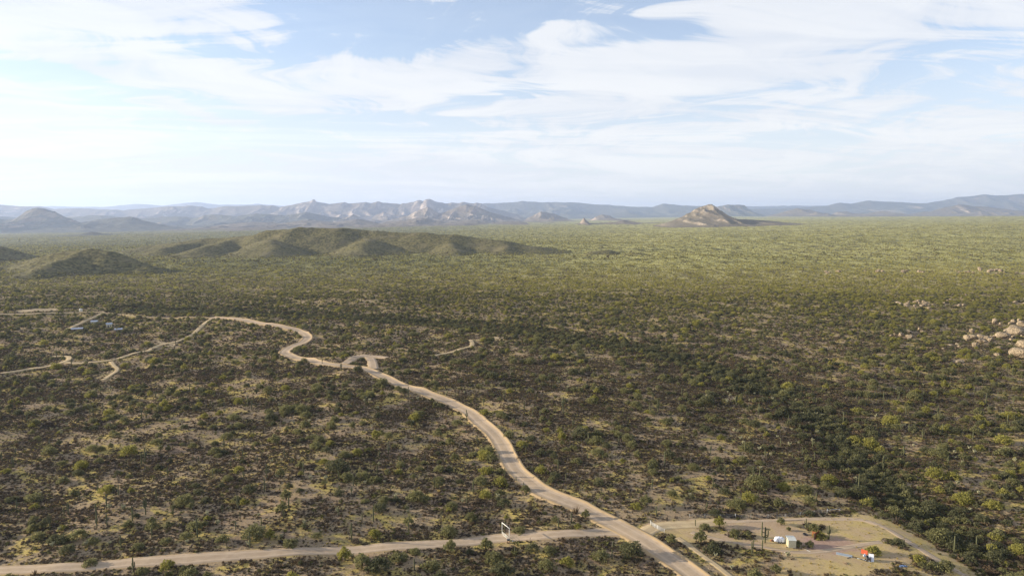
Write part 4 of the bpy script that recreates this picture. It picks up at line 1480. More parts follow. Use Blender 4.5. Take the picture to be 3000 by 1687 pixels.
tin_shed((266, 951), (284, 951), 5.0, 3.0, 1.0, 'pale tin roofed shed farthest back of the shed group')
tin_shed((312, 959), (329, 958), 5.5, 2.9, 1.1, 'bright white roofed shed in the middle of the shed group')
tin_shed((209, 972), (242, 971), 6.0, 2.4, 0.8, 'long low blue-grey roofed shed leftmost of the shed group')
tin_shed((336, 974), (357, 972), 5.5, 2.6, 0.9, 'grey tin roofed shed rightmost of the shed group')
q = G(237, 912)
g = empty('water_tank', (q[0], q[1], H(*q)), 0, 'small white water tank beside the far left track', 'tank')
MB().tube([(0, 0, -0.2), (0, 0, 2.6)], 1.6, 16).build('drum', m_tank, g)
MB().tube([(0, 0, 2.6), (0, 0, 3.1)], [1.6, 0.3], 16).build('cover', m_tank, g)


# ------------------------------------------------------------------ boulders
def boulder_mesh(seed, flat):
    bm = bmesh.new()
    bmesh.ops.create_icosphere(bm, subdivisions=3, radius=1.0)
    co = np.array([v.co[:] for v in bm.verts])
    r = np.random.default_rng(seed)
    k = 1 + 0.34 * fbm(co[:, 0] + seed, co[:, 1] + co[:, 2] * 0.7, 0.9, 3, 0.5, seed) + 0.16 * fbm(co[:, 2] + seed, co[:, 0], 0.8, 3, 0.5, seed + 1)
    for _ in range(11):
        n = r.normal(size=3)
        n /= np.linalg.norm(n)
        d = co @ n
        k = np.where(d * k > 0.80, 0.80 / np.maximum(d, 0.3) * 0.85 + k * 0.15, k)
    for v, s in zip(bm.verts, k):
        v.co *= s
        v.co.z *= flat
    me = bpy.data.meshes.new('boulder')
    bm.to_mesh(me)
    bm.free()
    me.materials.append(m_boulder)
    return me


BM = [boulder_mesh(3 + i, f) for i, f in enumerate([0.85, 0.95, 0.7, 0.55, 0.8, 0.45])]


def put_boulder(px, py, w_px, h_px, label, mesh=None, group='granite boulders among the desert scrub', xy=None, up=0.0):
    x, y = xy or G(px, py + h_px * 0.42)
    m = y / F_PX
    wd, hg = w_px * m / 2, max(h_px * m, 0.5)
    ratio = hg / (2 * wd)
    i = mesh if mesh is not None else (min(range(6), key=lambda q: abs([0.85, 0.95, 0.7, 0.55, 0.8, 0.45][q] - ratio) + random.uniform(0, 0.25)))
    fl = [0.85, 0.95, 0.7, 0.55, 0.8, 0.45][i]
    o = bpy.data.objects.new('boulder', BM[i])
    o.scale = (wd, wd * random.uniform(0.8, 1.1), hg / 2 / fl * 1.15)
    o.location = (x, y, H(x, y) + hg * 0.36 + up)
    o.rotation_euler = (random.uniform(-0.2, 0.2), random.uniform(-0.2, 0.2), random.uniform(0, 6.28) if wd < 5 else random.uniform(-0.3, 0.3))
    link(o)
    tag(o, label, 'boulder', group)
    placed_xy.append((x, y, wd * 1.0 + 1.0))
    placed_xy.append((x, y - wd - 3.5, wd * 0.9 + 2.0))
    return o


for px, py, wp, hp, lb in [
        (2978, 968, 62, 28, 'huge rounded boulder, longest of the boulder pile'), (2934, 981, 40, 22, 'sloping grey boulder left of the huge one in the pile'),
        (2845, 986, 26, 16, 'broad base boulder of the small stack left of the pile'), (2833, 990, 20, 18, 'leftmost lit boulder of the small stack'), (2855, 988, 15, 12, 'right foot boulder of the small stack'),
        (2873, 984, 22, 12, 'flat brown boulder between the small stack and the pile'), (2890, 991, 18, 18, 'round pale boulder in front of the boulder pile'), (2876, 998, 26, 10, 'low wedge boulder beside the round pale boulder'),
        (2856, 1010, 18, 18, 'egg shaped boulder alone below the small stack'), (2914, 940, 15, 19, 'tall pale boulder alone behind the pile'), (2930, 948, 8, 9, 'small boulder right of the tall pale one'),
        (2968, 942, 17, 14, 'knobbly boulder behind the huge boulder'), (2958, 947, 10, 8, 'small boulder left of the knobbly boulder'), (2985, 938, 11, 9, 'boulder perched behind at the right edge'),
        (2994, 948, 22, 20, 'big round boulder behind the huge one at the right edge'), (2985, 1032, 62, 32, 'wide sunlit slab boulder at the right edge'), (2999, 1008, 34, 30, 'round boulder on top of the sunlit slab'),
        (2982, 1008, 12, 12, 'small knob boulder left of the round one on the slab'), (2928, 1018, 20, 10, 'low grey rock between pile and slab'), (2921, 1038, 20, 11, 'low pale rock left of the sunlit slab'),
        (2806, 1058, 30, 8, 'long flat rock in the scrub below the pile'), (2785, 1010, 16, 5, 'flat rock left of the egg shaped boulder'), (2805, 1007, 16, 4, 'thin flat rock near the egg shaped boulder'),
        (2763, 1021, 9, 5, 'small white rock left of the flat rocks'), (2905, 986, 14, 8, 'wedge rock at the foot of the sloping boulder'), (2962, 994, 10, 9, 'small pale rock under the huge boulder'), (2958, 1008, 10, 8, 'small rock above the low grey rock'),
        (2640, 980, 18, 12, 'brown rock in the middle outcrop'), (2662, 971, 24, 10, 'long grey rock at the back of the middle outcrop'), (2679, 975, 19, 11, 'round rock in the middle outcrop'), (2693, 963, 9, 10, 'upright rock topping the middle outcrop'),
        (2665, 985, 27, 11, 'flat front rock of the middle outcrop'), (2622, 979, 9, 7, 'leftmost pale rock of the middle outcrop'), (2703, 971, 16, 8, 'rightmost rock of the middle outcrop'), (2664, 990, 14, 6, 'small white rock before the middle outcrop'),
        (2610, 982, 12, 6, 'flat rock left of the middle outcrop')]:
    put_boulder(px, py, wp, hp, lb)
ORD = ['first', 'second', 'third', 'fourth', 'fifth', 'sixth', 'seventh', 'eighth', 'ninth', 'tenth', 'eleventh', 'twelfth', 'thirteenth', 'fourteenth', 'fifteenth', 'sixteenth', 'seventeenth', 'eighteenth', 'nineteenth', 'twentieth']
for k in range(18):
    t = k / 17
    wp = random.uniform(7, 17)
    put_boulder(2862 + 136 * t + random.uniform(-5, 5), 994 - 14 * t + random.uniform(-7, 7), wp, wp * random.uniform(0.5, 0.8), f'{ORD[k]} rubble rock from the left along the boulder pile', group='rubble of the boulder pile')
top = put_boulder(2845, 972, 14, 14, 'topmost boulder balanced on the small stack', 1, xy=G(2845, 992))
top.location.z += 5.2
for cx_, cy_, sx_, sy_, n, smin, smax, nm in [(2684, 889, 60, 9, 16, 6, 17, 'left far outcrop'), (2760, 896, 70, 13, 20, 5, 13, 'right far outcrop'), (2985, 887, 40, 8, 10, 6, 14, 'outcrop at the right edge'), (2440, 797, 30, 4, 6, 6, 13, 'lone outcrop on the plain'),
                                              (2560, 795, 30, 4, 5, 6, 14, 'small outcrop on the plain'), (2672, 796, 40, 4, 7, 6, 14, 'middle outcrop on the plain'), (2830, 795, 40, 5, 7, 6, 12, 'wide outcrop on the plain'), (2888, 791, 50, 6, 9, 6, 14, 'bright outcrop on the plain'),
                                              (2960, 797, 50, 8, 7, 5, 10, 'rightmost outcrop on the plain'), (2880, 870, 120, 14, 14, 4, 8, 'scattered rocks above the pile'), (2820, 1000, 150, 40, 16, 3, 7, 'small rocks round the pile')]:
    spots = sorted((cx_ + random.uniform(-1, 1) * sx_ * 0.9, cy_ + random.uniform(-1, 1) * sy_ * 0.8) for k in range(n))
    for k, (px, py) in enumerate(spots):
        wp = random.uniform(smin, smax)
        put_boulder(px, py, wp, wp * random.uniform(0.4, 0.75), f'{ORD[k]} pale rock from the left in the {nm}', group=f'rocks of the {nm}')

# ------------------------------------------------------------------ cacti and trees the photograph shows one by one
for px, py, h, arms, lb in [
        (2207, 1603, 2.6, 0, 'short single saguaro leftmost of the two by the yard shrubs'), (2233, 1611, 3.3, 0, 'taller single saguaro right of the two by the yard shrubs'), (2037, 1541, 2.3, 0, 'short saguaro alone near the white yard gate'),
        (2428, 1581, 4.8, 2, 'saguaro with stubby arms beside the leaning yard tree'), (391, 1676, 4.4, 2, 'roadside saguaro with stubby arms below the cross road'), (458, 1464, 4.2, 0, 'tall single saguaro on the left mounds'),
        (427, 1507, 5.6, 4, 'many-armed saguaro on the left mounds'), (147, 1552, 5.2, 4, 'many-armed saguaro above the left end of the cross road'), (355, 1606, 4.2, 2, 'armed saguaro just above the cross road at left'),
        (491, 1391, 3.4, 0, None), (712, 1346, 4.2, 0, 'single saguaro beside a bare yellow patch'), (50, 1499, 4.2, 1, None), (1512, 1412, 2.2, 0, 'stubby dark saguaro at the left verge of the winding road'), (1534, 1430, 2.4, 0, 'second stubby saguaro at the left verge of the winding road'),
        (1674, 1530, 3.2, 0, None), (1636, 1546, 3.6, 0, None), (1947, 1367, 6.4, 0, 'very tall thin saguaro right of the winding road'), (1635, 1375, 4.0, 0, None), (1658, 1410, 3.2, 0, None), (1214, 1670, 3.4, 0, None), (1508, 1627, 3.0, 0, None), (1793, 1639, 3.2, 0, None),
        (1105, 1391, 4.2, 0, None), (1138, 1330, 5.6, 2, None), (1076, 1402, 2.8, 0, None), (1462, 1348, 2.8, 0, None), (1196, 1164, 6.0, 2, 'armed saguaro at the left verge above the second bend'), (1367, 1231, 5.4, 2, 'armed saguaro standing at the left edge of the winding road'),
        (1132, 1131, 4.2, 1, None), (1650, 1213, 9.0, 1, 'tallest saguaro on the flat right of the road'), (1536, 1203, 5.0, 0, None), (1004, 1159, 5.6, 0, None), (2157, 1194, 7.0, 4, 'many-armed saguaro near the dark wash'), (2226, 1402, 4.4, 0, None), (2182, 1323, 4.6, 0, None),
        (2070, 1499, 3.4, 2, 'armed saguaro behind the yard fence'), (2089, 1425, 3.4, 1, None), (2148, 1001, 7.0, 0, None), (2180, 1034, 6.0, 0, None), (2856, 1112, 6.5, 0, None), (2588, 1175, 5.0, 0, None), (2747, 1219, 6.0, 2, None), (1497, 1102, 6.0, 1, None), (1421, 1023, 7.0, 2, None), (1693, 1041, 7.0, 2, None),
        (944, 1067, 5.0, 1, 'saguaro at the edge of the winding road before the hairpin'), (656, 1313, 4.5, 2, None), (831, 1520, 3.0, 1, None), (582, 1356, 3.0, 0, None), (1455, 1640, 2.6, 0, None), (166, 1048, 6.0, 1, None), (187, 1050, 5.5, 0, None), (515, 1012, 6.0, 0, None)]:
    q = G(px, py)
    put_saguaro(q[0], q[1], h, arms, random.uniform(-0.4, 0.4), lb)
# the big armed saguaro beside the trailer, built by itself
q = G(2241, 1590)
g = empty('saguaro_cactus', (q[0], q[1], H(*q)), 0, 'big armed saguaro left of the tarp covered trailer', 'cactus', 'saguaro cacti standing in the scrub')
cm, _ = cactus_column(5.2, 0.25, 5)
link(bpy.data.objects.new('column', cm), g)
for ang_, z0, rc, up, r1 in [(math.pi, 2.0, 1.05, 4.9, 0.20), (0.15, 1.9, 0.95, 2.1, 0.18), (-0.5, 2.6, 0.75, 1.5, 0.14), (2.7, 3.3, 1.0, 0.9, 0.15)]:
    link(bpy.data.objects.new('arm', cactus_arm(5.2, 0.25, ang_, z0, rc, up, r1)), g)
for sx_ in (0.5, 0.9, 1.35):
    mb = MB()
    mb.tube([(sx_ - 0.45, 0.1, 4.3), (sx_, 0.1, 4.22), (sx_ + 0.3, 0.12, 4.32)], [0.12, 0.17, 0.08], 7)
    mb.build('arm', m_cactus, g, True)

TN = ['yellow-green', 'olive green', 'dark green']
for px, py, s, mdl, tn, lb in [
        (2288, 1538, 0.95, 3, 1, 'V-shaped pale olive tree on bare dirt at the back of the yard'), (2107, 1543, 1.0, 5, 0, 'slim yellow-green tree at the left back of the yard'), (2065, 1548, 0.8, 4, 1, 'low bushy tree behind the yard gate saguaro'),
        (2053, 1591, 1.15, 5, 1, 'tall olive tree at the left edge of the yard'), (2090, 1603, 0.8, 1, 2, 'dark bushy tree right of the tall olive tree'), (2152, 1570, 0.85, 1, 1, 'round olive tree left of the big armed saguaro'), (2190, 1575, 0.8, 3, 1, 'sparse tree just left of the big armed saguaro'),
        (2384, 1552, 0.95, 4, 1, 'spreading olive tree behind the fire pit'), (2402, 1576, 0.95, 4, 0, 'leaning yellow-green tree against the rusty screen'), (2558, 1622, 1.0, 1, 0, 'bright yellow-green tree behind the orange screen'),
        (2372, 1606, 0.9, 3, 1, 'thin olive tree in the shade right of the shed'), (2630, 1595, 0.95, 4, 2, 'dark green spreading tree at the right of the yard'), (2690, 1645, 0.9, 1, 0, 'yellow-green tree in the right yard thicket'), (2735, 1665, 0.95, 4, 1, 'olive tree low in the right yard thicket'),
        (2310, 1556, 0.55, 3, 1, 'small wispy tree above the covered trailer'), (1318, 1617, 1.1, 5, 1, 'pale olive tree on the lower verge left of the gate frame'), (1425, 1613, 1.15, 5, 1, 'olive tree at the lower verge just left of the gate frame'),
        (1466, 1422, 1.1, 0, 0, 'yellow-green tree at the left verge below the first bend'), (1097, 1573, 1.0, 1, 0, None), (1314, 1569, 0.9, 2, 1, None), (1380, 1523, 1.0, 1, 1, None), (1520, 1560, 0.95, 4, 1, 'spreading olive tree right behind the gate frame'), (1609, 1623, 1.0, 1, 1, None),
        (1716, 1519, 0.85, 5, 1, 'olive tree at the left verge near the crossing'), (1693, 1551, 0.8, 3, 0, None), (1540, 1440, 0.9, 1, 1, None), (1420, 1345, 1.1, 2, 0, None), (1438, 1350, 1.0, 0, 1, None), (1690, 1360, 1.1, 1, 1, None), (1585, 1385, 1.0, 0, 0, None), (1850, 1310, 1.0, 0, 1, None),
        (1060, 1665, 1.25, 5, 1, 'tall grey olive tree among dark bushes below the cross road'), (1110, 1672, 1.35, 0, 2, 'broad dark tree below the cross road'), (1600, 1668, 1.0, 0, 1, None), (1660, 1655, 1.0, 1, 0, None), (1760, 1640, 1.0, 0, 1, None), (1830, 1610, 0.9, 1, 2, 'dark tree at the lower corner of the road crossing'),
        (490, 1665, 1.0, 1, 0, 'yellow-green tree below the cross road near the roadside saguaro'), (263, 1655, 0.9, 4, 1, 'low olive tree above the cross road at left'), (745, 1575, 1.15, 2, 1, None), (790, 1580, 0.9, 5, 0, None), (850, 1598, 1.0, 4, 1, None), (570, 1553, 1.0, 0, 1, None), (540, 1480, 1.1, 2, 1, None),
        (230, 1580, 1.1, 0, 1, None), (270, 1590, 0.9, 4, 1, None), (160, 1590, 1.0, 1, 2, None), (885, 1210, 1.3, 2, 1, None), (895, 1225, 1.2, 0, 1, None), (2280, 1480, 1.0, 1, 1, None), (2370, 1475, 1.0, 0, 1, None), (2195, 1470, 1.0, 2, 0, None), (2430, 1415, 1.0, 2, 0, None), (2550, 1310, 1.2, 2, 0, None),
        (262, 962, 1.3, 0, 1, None), (300, 966, 1.2, 1, 1, None), (322, 968, 1.1, 4, 2, None), (222, 978, 1.2, 4, 1, None), (248, 976, 1.0, 1, 2, None), (345, 981, 1.1, 4, 1, None), (366, 975, 1.3, 0, 2, None), (200, 972, 1.2, 0, 1, None), (2820, 1475, 1.15, 2, 0, 'bright yellow-green tree beyond the upper right of the yard'), (2910, 1490, 1.1, 0, 0, None), (2740, 1400, 1.2, 2, 0, None), (2790, 1405, 1.1, 0, 0, None), (2580, 1325, 1.1, 1, 0, None), (2940, 1300, 1.2, 2, 0, None)]:
    q = G(px, py)
    put_tree(q[0], q[1], s, mdl, TN[tn], random.uniform(0, 6.28), lb)

# ------------------------------------------------------------------ scattered vegetation
def scatter_xy(n, y0, y1, half=0.86, pad=25, power=1.0, seed=0):
    """points over the wedge of land in view; power shapes how the density falls with distance (1 = even)"""
    r = np.random.default_rng(seed)
    if power == 1.0:
        yy = np.sqrt(y0 * y0 + (y1 * y1 - y0 * y0) * r.random(n))
    else:                                        # density ~ y^(power-... ): log-uniform rows
        yy = y0 * (y1 / y0) ** r.random(n)
    xx = (r.random(n) * 2 - 1) * (half * yy + pad)
    return xx, yy


def wash_near(x, y):
    return np.exp(-(seg_dist(x, y, WASH) / (14.0 + 0.013 * y)) ** 2)


def green_side(x, y):
    """0 in the sparse dark scrub of the foreground, 1 on the green plain"""
    return np.clip(sstep(y, 420, 1000) * (0.55 + 0.45 * sstep(x / y, -0.35, 0.25)) + 0.5 * sstep(x / y, 0.42, 0.65), 0, 1)


def off_placed(x, y, pad=0.5):
    ok = np.ones(len(x), bool)
    for (a, b, r) in placed_xy:
        if b < 1700:
            ok &= (x - a) ** 2 + (y - b) ** 2 > (r + pad) ** 2
    return ok


BARE_FRONT = [G(2290, 1630), G(2640, 1630), G(2660, 1730), G(2280, 1730)]
# trees
tx, ty, ts, tm, tt = [], [], [], [], []
for (n, y0, y1, logd, seed, smul) in [(28000, 150, 800, False, 1, 1.0), (72000, 800, 2400, True, 2, 0.92), (90000, 2400, 8200, True, 3, 1.25)]:
    x, y = scatter_xy(n, y0, y1, seed=seed, power=0 if logd else 1.0)
    r = np.random.default_rng(seed + 50)
    patch = fbm(x, y, 60, 3, 0.5, 41) * 0.5 + 0.5
    wsh = wash_near(x, y)
    dens = 0.28 + 0.55 * np.clip(patch * 1.5 - 0.35, 0, 1) + 0.5 * green_side(x, y) + 0.8 * wsh
    dens = dens * (0.42 + 0.5 * sstep(y, 260, 800)) * np.where(hill_h(x, y) > 5, 0.15, 1.0)
    ok = (r.random(n) < dens) & keep_off(x, y, 1.4)
    ok &= off_placed(x, y, 1.0)
    ok &= ~inside(x, y, BARE_FRONT)
    x, y, wsh = x[ok], y[ok], wsh[ok]
    k = len(x)
    hb = hill_h(x, y)
    s = np.exp(r.normal(0, 0.27, k)) * (0.76 - 0.12 * sstep(y, 350, 700)) * smul * (1 + 0.02 * wsh) * np.where(hb > 4, 0.66, 1.0)
    gs = green_side(x, y)
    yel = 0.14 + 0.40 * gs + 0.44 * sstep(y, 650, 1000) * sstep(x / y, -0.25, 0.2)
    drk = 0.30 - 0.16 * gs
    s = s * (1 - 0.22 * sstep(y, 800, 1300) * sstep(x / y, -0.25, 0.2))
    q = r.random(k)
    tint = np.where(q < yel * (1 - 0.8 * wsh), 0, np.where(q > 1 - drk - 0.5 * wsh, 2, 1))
    tx.append(x); ty.append(y); ts.append(s); tm.append(r.integers(0, len(TREES), k)); tt.append(tint)
r = np.random.default_rng(91)
acc = []
for (x0, y0), (x1, y1) in zip(WASH[1:-1], WASH[2:]):
    L = math.hypot(x1 - x0, y1 - y0)
    hw = 9.0 + 0.012 * 0.5 * (y0 + y1)
    k = int(L * 2 * hw / (7.0 + 0.008 * y0))
    t = r.random(k)
    off = r.normal(0, 0.55, k) * hw
    nx, ny = (y1 - y0) / L, -(x1 - x0) / L
    acc.append(np.stack([x0 + (x1 - x0) * t + nx * off, y0 + (y1 - y0) * t + ny * off], 1))
acc = np.concatenate(acc)
acc = acc[keep_off(acc[:, 0], acc[:, 1], 1.2) & off_placed(acc[:, 0], acc[:, 1], 0.6)]
k = len(acc)
tx.append(acc[:, 0]); ty.append(acc[:, 1]); ts.append(np.exp(r.normal(-0.5, 0.25, k))); tm.append(r.choice([0, 1, 4], k)); tt.append(np.where(r.random(k) < 0.80, 2, 1))
print('wash', k)
tx, ty, ts, tm, tt = map(np.concatenate, (tx, ty, ts, tm, tt))
inview = np.abs(tx) < 0.735 * ty
bigness = ts * np.array([t_['w'] for t_ in TREES])[tm] / ty * inview
order = np.argsort(-bigness)
solo = order[:300 - 66]
print('trees', len(tx))
for i in solo:
    put_tree(float(tx[i]), float(ty[i]), float(ts[i]), int(tm[i]), TN[tt[i]], random.uniform(0, 6.28))
rest = np.setdiff1d(np.arange(len(tx)), solo)


def proto(name, meshes):
    """a prototype for the uncountable growth: one joined mesh that only the scatter refers to"""
    bm = bmesh.new()
    mats = []
    for me in meshes:
        o = len(bm.faces)
        bm.from_mesh(me)
        bm.faces.ensure_lookup_table()
        mt = me.materials[0]
        if mt not in mats:
            mats.append(mt)
        for f in bm.faces[o:]:
            f.material_index = mats.index(mt)
    out = bpy.data.meshes.new(name)
    bm.to_mesh(out)
    bm.free()
    for mt in mats:
        out.materials.append(mt)
    return bpy.data.objects.new(name, out)


def scatter_stuff(name, x, y, scale, protos, idx, seed, label, cat, zoff=0.0, squash=1.0):
    r = np.random.default_rng(seed)
    n = len(x)
    z = total_h(x, y) + zoff
    me = bpy.data.meshes.new(name)
    me.vertices.add(n)
    me.vertices.foreach_set('co', np.stack([x, y, z], 1).astype(np.float32).ravel())
    a = me.attributes.new('size', 'FLOAT_VECTOR', 'POINT')
    sq = squash * (0.85 + 0.3 * r.random(n))
    a.data.foreach_set('vector', np.stack([scale, scale, scale * sq], 1).astype(np.float32).ravel())
    a = me.attributes.new('turn', 'FLOAT_VECTOR', 'POINT')
    a.data.foreach_set('vector', np.stack([r.normal(0, 0.06, n), r.normal(0, 0.06, n), r.random(n) * 6.28], 1).astype(np.float32).ravel())
    a = me.attributes.new('pick', 'INT', 'POINT')
    a.data.foreach_set('value', np.asarray(idx, np.int32))
    o = link(bpy.data.objects.new(name, me))
    tag(o, label, cat, kind='stuff')
    ng = bpy.data.node_groups.new(name, 'GeometryNodeTree')
    ng.interface.new_socket('Geometry', in_out='INPUT', socket_type='NodeSocketGeometry')
    ng.interface.new_socket('Geometry', in_out='OUTPUT', socket_type='NodeSocketGeometry')
    N, Lk = ng.nodes, ng.links
    gi, go = N.new('NodeGroupInput'), N.new('NodeGroupOutput')
    outs = []
    for k, p_ in enumerate(protos):
        oi = N.new('GeometryNodeObjectInfo')
        oi.inputs['Object'].default_value = p_
        oi.inputs['As Instance'].default_value = True
        sel = N.new('GeometryNodeInputNamedAttribute')
        sel.data_type = 'INT'
        sel.inputs[0].default_value = 'pick'
        cmp_ = N.new('FunctionNodeCompare')
        cmp_.data_type = 'INT'
        cmp_.operation = 'EQUAL'
        ins = [s_ for s_ in cmp_.inputs if s_.type == 'INT']
        Lk.new([s_ for s_ in sel.outputs if s_.enabled][0], ins[0])
        ins[1].default_value = k
        iop = N.new('GeometryNodeInstanceOnPoints')
        Lk.new(gi.outputs[0], iop.inputs['Points'])
        Lk.new(cmp_.outputs[0], iop.inputs['Selection'])
        Lk.new(oi.outputs['Geometry'], iop.inputs['Instance'])
        for nm, sk in (('size', 'Scale'), ('turn', 'Rotation')):
            at = N.new('GeometryNodeInputNamedAttribute')
            at.data_type = 'FLOAT_VECTOR'
            at.inputs[0].default_value = nm
            src = [s_ for s_ in at.outputs if s_.enabled][0]
            if sk == 'Rotation':
                e2r = N.new('FunctionNodeEulerToRotation')
                Lk.new(src, e2r.inputs[0])
                src = e2r.outputs[0]
            Lk.new(src, iop.inputs[sk])
        outs.append(iop.outputs[0])
    jn = N.new('GeometryNodeJoinGeometry')
    for s_ in outs:
        Lk.new(s_, jn.inputs[0])
    Lk.new(jn.outputs[0], go.inputs[0])
    md = o.modifiers.new('scatter', 'NODES')
    md.node_group = ng
    return o


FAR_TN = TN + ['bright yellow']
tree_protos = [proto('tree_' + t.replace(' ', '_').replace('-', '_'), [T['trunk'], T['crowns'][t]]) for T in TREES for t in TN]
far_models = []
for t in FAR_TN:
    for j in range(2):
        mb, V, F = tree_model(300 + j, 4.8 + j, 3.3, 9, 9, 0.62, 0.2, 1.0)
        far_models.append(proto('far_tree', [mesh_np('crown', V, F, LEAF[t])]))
near_r = rest[ty[rest] < 900]
far_r = rest[ty[rest] >= 900]
scatter_stuff('desert_trees', tx[near_r], ty[near_r], ts[near_r], tree_protos, tm[near_r] * 3 + tt[near_r], 5, 'green palo verde and mesquite trees scattered beyond the nearest ones', 'trees')
rr_ = np.random.default_rng(77)
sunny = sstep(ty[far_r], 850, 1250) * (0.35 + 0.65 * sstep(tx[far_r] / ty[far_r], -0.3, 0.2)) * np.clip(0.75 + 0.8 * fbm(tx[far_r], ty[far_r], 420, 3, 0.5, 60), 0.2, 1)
ft = np.where((tt[far_r] < 2) & (rr_.random(len(far_r)) < sunny), 3, tt[far_r])  # crowns of the sunlit plain take the lifted leaf colour
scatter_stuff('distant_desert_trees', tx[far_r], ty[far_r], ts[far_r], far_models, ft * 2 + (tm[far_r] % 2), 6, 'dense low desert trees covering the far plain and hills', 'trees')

# low scrub
SCRUB = [shrub_model(500 + i, 1.25, 0.62, 64, 0.17, m, 'foliage') for i, m in enumerate([m_scrub_dark, m_scrub_dark, m_scrub_dark, m_scrub_brown, m_scrub_green, m_scrub_green])]
SCRUB += [blades(520 + i, 46, 1.5, 0.85, m, 'twigs') for i, m in enumerate([m_scrub_brown, m_scrub_dark])]
SCRUB_NAME = ['dark', 'dark', 'dark', 'brown', 'green', 'green', 'twiggy brown', 'twiggy dark']
sx_, sy_, ss_, sk_ = [], [], [], []
for (n, y0, y1, logd, seed, smul) in [(180000, 150, 520, False, 21, 0.86), (220000, 150, 460, False, 24, 0.52), (240000, 520, 1500, True, 22, 1.1), (60000, 1500, 4000, True, 23, 2.2)]:
    x, y = scatter_xy(n, y0, y1, seed=seed, power=0 if logd else 1.0)
    r = np.random.default_rng(seed + 50)
    patch = fbm(x, y, 17, 4, 0.6, 44) * 0.5 + 0.5
    wsh = wash_near(x, y)
    dens = np.clip(0.15 + 2.8 * np.clip(patch - 0.33, 0, 1) + 0.6 * wsh, 0, 1)
    if y1 > 1000:
        dens = dens * np.where(hill_h(x, y) > 4, 0.25, 1.0)
    ok = (r.random(n) < dens) & keep_off(x, y, 0.1)
    if y0 >= 520 and y0 < 1500:
        ok[ok] = off_placed(x[ok], y[ok], -1.5)
    x, y, wsh = x[ok], y[ok], wsh[ok]
    k = len(x)
    s = np.exp(r.normal(0, 0.34, k)) * 0.95 * smul * (1 + 0.5 * wsh)
    gs = green_side(x, y)
    q = r.random(k)
    pg = 0.16 + 0.45 * gs + 0.1 * wsh
    kind_ = np.where(q < pg, 4 + r.integers(0, 2, k), np.where(q < pg + 0.20 + 0.3 * wsh, 3, r.integers(0, 3, k)))
    kind_ = np.where(r.random(k) < 0.16, 6 + r.integers(0, 2, k), kind_)
    sx_.append(x); sy_.append(y); ss_.append(s); sk_.append(kind_)
sx_, sy_, ss_, sk_ = map(np.concatenate, (sx_, sy_, ss_, sk_))
print('scrub', len(sx_))
vis = (np.abs(sx_) < 0.735 * sy_) & (sy_ > 186)
order = np.argsort(-(ss_ / sy_ * vis))
solo = order[:300]
for i in solo:
    x, y, s = float(sx_[i]), float(sy_[i]), float(ss_[i])
    kd = SCRUB_NAME[sk_[i]]
    o = bpy.data.objects.new('desert_shrub', SCRUB[sk_[i]])
    o.location = (x, y, H(x, y) - 0.03)
    o.scale = (s, s, s * random.uniform(0.85, 1.15))
    o.rotation_euler = (0, 0, random.uniform(0, 6.28))
    link(o)
    tag(o, f'low {kd} shrub {where(x, y)}', 'shrub', 'low shrubs on the desert floor')
rest = np.setdiff1d(np.arange(len(sx_)), solo)
scatter_stuff('desert_scrub', sx_[rest], sy_[rest], ss_[rest], [bpy.data.objects.new('scrub_model', m) for m in SCRUB], sk_[rest], 7, 'low dark and green scrub covering the desert floor', 'scrub', -0.03)

# dry grass tufts
x, y = scatter_xy(26000, 150, 480, seed=61)
r = np.random.default_rng(62)
patch = fbm(x, y, 13, 3, 0.6, 47)
ok = (patch > 0.12) & keep_off(x, y, -0.4)
gx_, gy_ = x[ok], y[ok]
# grass grows in the yard too, most in its lower right
x, y = scatter_xy(60000, 170, 260, seed=63)
ok = inside(x, y, [G(*p) for p in YARD_PX])
for h_ in YARD_HOLES:
    ok &= ~inside(x, y, [G(*p) for p in h_])
lush = np.maximum(0.35 * sstep(x, YARD_C[0] + 4, YARD_C[0] + 26), sstep(-y, -(YARD_C[1] - 10), -(YARD_C[1] - 16)))
ok &= r.random(len(x)) < (0.03 + 0.28 * lush) * np.clip(fbm(x, y, 7, 3, 0.6, 48) * 1.5 + 0.6, 0, 1)
gx_, gy_ = np.concatenate([gx_, x[ok]]), np.concatenate([gy_, y[ok]])
GR = [bpy.data.objects.new('grass_tuft', blades(700 + i, 26, 0.7, 0.34, m_straw, 'grass_tuft')) for i in range(3)]
scatter_stuff('dry_grass', gx_, gy_, np.exp(r.normal(0, 0.3, len(gx_))), GR, r.integers(0, 3, len(gx_)), 8, 'yellow dry grass growing in patches on the desert floor', 'grass')

# chollas
x, y = scatter_xy(900, 185, 420, half=0.72, seed=71)
r = np.random.default_rng(72)
patch = fbm(x, y, 40, 2, 0.5, 49)
ok = (patch > 0.1) & keep_off(x, y, 0.6) & (r.random(len(x)) < 0.6)
x, y = x[ok][:190], y[ok][:190]
for i in range(len(x)):
    a, b = float(x[i]), float(y[i])
    tr, jt = CHOLLAS[i % 3]
    s = random.uniform(0.9, 1.7)
    g = empty('cholla_cactus', (a, b, H(a, b)), random.uniform(0, 6.28), f'{"large" if s > 1.35 else "small"} pale cholla {where(a, b)}', 'cactus', 'pale cholla cacti in the scrub')
    g.scale = (s, s, s)
    link(bpy.data.objects.new('trunk', tr), g)
    link(bpy.data.objects.new('joints', jt), g)

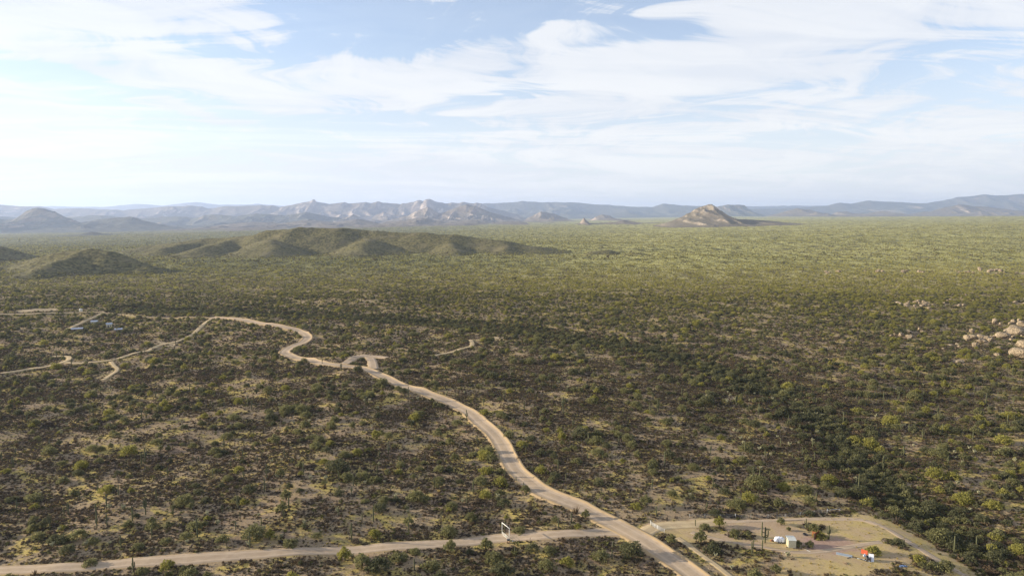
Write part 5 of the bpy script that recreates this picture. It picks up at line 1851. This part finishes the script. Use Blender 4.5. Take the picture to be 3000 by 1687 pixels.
# more saguaros, thinning with distance
x, y = scatter_xy(1900, 190, 1700, half=0.74, seed=81, power=0)
r = np.random.default_rng(82)
ok = keep_off(x, y, 0.8) & (r.random(len(x)) < 0.30 + 0.35 * np.clip(fbm(x, y, 120, 2, 0.5, 51), -0.5, 1)) & off_placed(x, y, 0.5)
x, y = x[ok], y[ok]
k = len(x)
h = np.clip(np.exp(r.normal(1.30, 0.30, k)), 2.0, 7.0)
arms = np.array([0, 1, 2, 4])[r.choice(4, k, p=[0.52, 0.18, 0.2, 0.1])]
order = np.argsort(-(h / y))
nsolo = 300 - 56
for i in order[:nsolo]:
    put_saguaro(float(x[i]), float(y[i]), float(h[i]), int(arms[i]), random.uniform(0, 6.28))
rest = order[nsolo:]
keys = [0, 1, 2, 4]
sag_protos = [proto('saguaro_model', [SAGS[q][0][0]] + SAGS[q][0][1]) for q in keys]
basis = np.array([4.0, 5.0, 5.4, 6.0])
pick = np.array([keys.index(a) for a in arms])
if len(rest):
    scatter_stuff('distant_saguaros', x[rest], y[rest], h[rest] / basis[pick[rest]], sag_protos, pick[rest], 9, 'slender dark saguaro cacti dotted far across the plain', 'cacti')
print('saguaros', k)

# ------------------------------------------------------------------ haze: one closed box of even, thin air round the whole place
zmin, zmax = 1e9, -1e9
for o in scene.objects:
    if o.type == 'MESH' and o.get('kind') == 'structure':
        zs = np.empty(len(o.data.vertices) * 3, np.float32)
        o.data.vertices.foreach_get('co', zs)
        zmin, zmax = min(zmin, zs[2::3].min()), max(zmax, zs[2::3].max())
xa, ya0, ya1 = 60000.0, -1500.0, 46000.0
zb0, zb1 = float(zmin) - 1.5, float(zmax) + 30.0
print('haze', zb0, zb1)
mb = MB().box(0, (ya0 + ya1) / 2, (zb0 + zb1) / 2, 2 * xa, ya1 - ya0, zb1 - zb0)
m_haze = bpy.data.materials.new('haze_air')
m_haze.use_nodes = True
nt = NT(m_haze.node_tree)
pv_ = nt.n('ShaderNodeVolumePrincipled')
pv_.inputs['Color'].default_value = (0.54, 0.68, 1.0, 1.0)
pv_.inputs['Density'].default_value = HAZE_DENSITY
pv_.inputs['Anisotropy'].default_value = 0.30
o_ = nt.n('ShaderNodeOutputMaterial')
nt.t.links.new(pv_.outputs[0], o_.inputs['Volume'])
hz = mb.build('haze', m_haze)
tag(hz, 'thin pale blue haze over the whole desert', 'haze', kind='stuff')
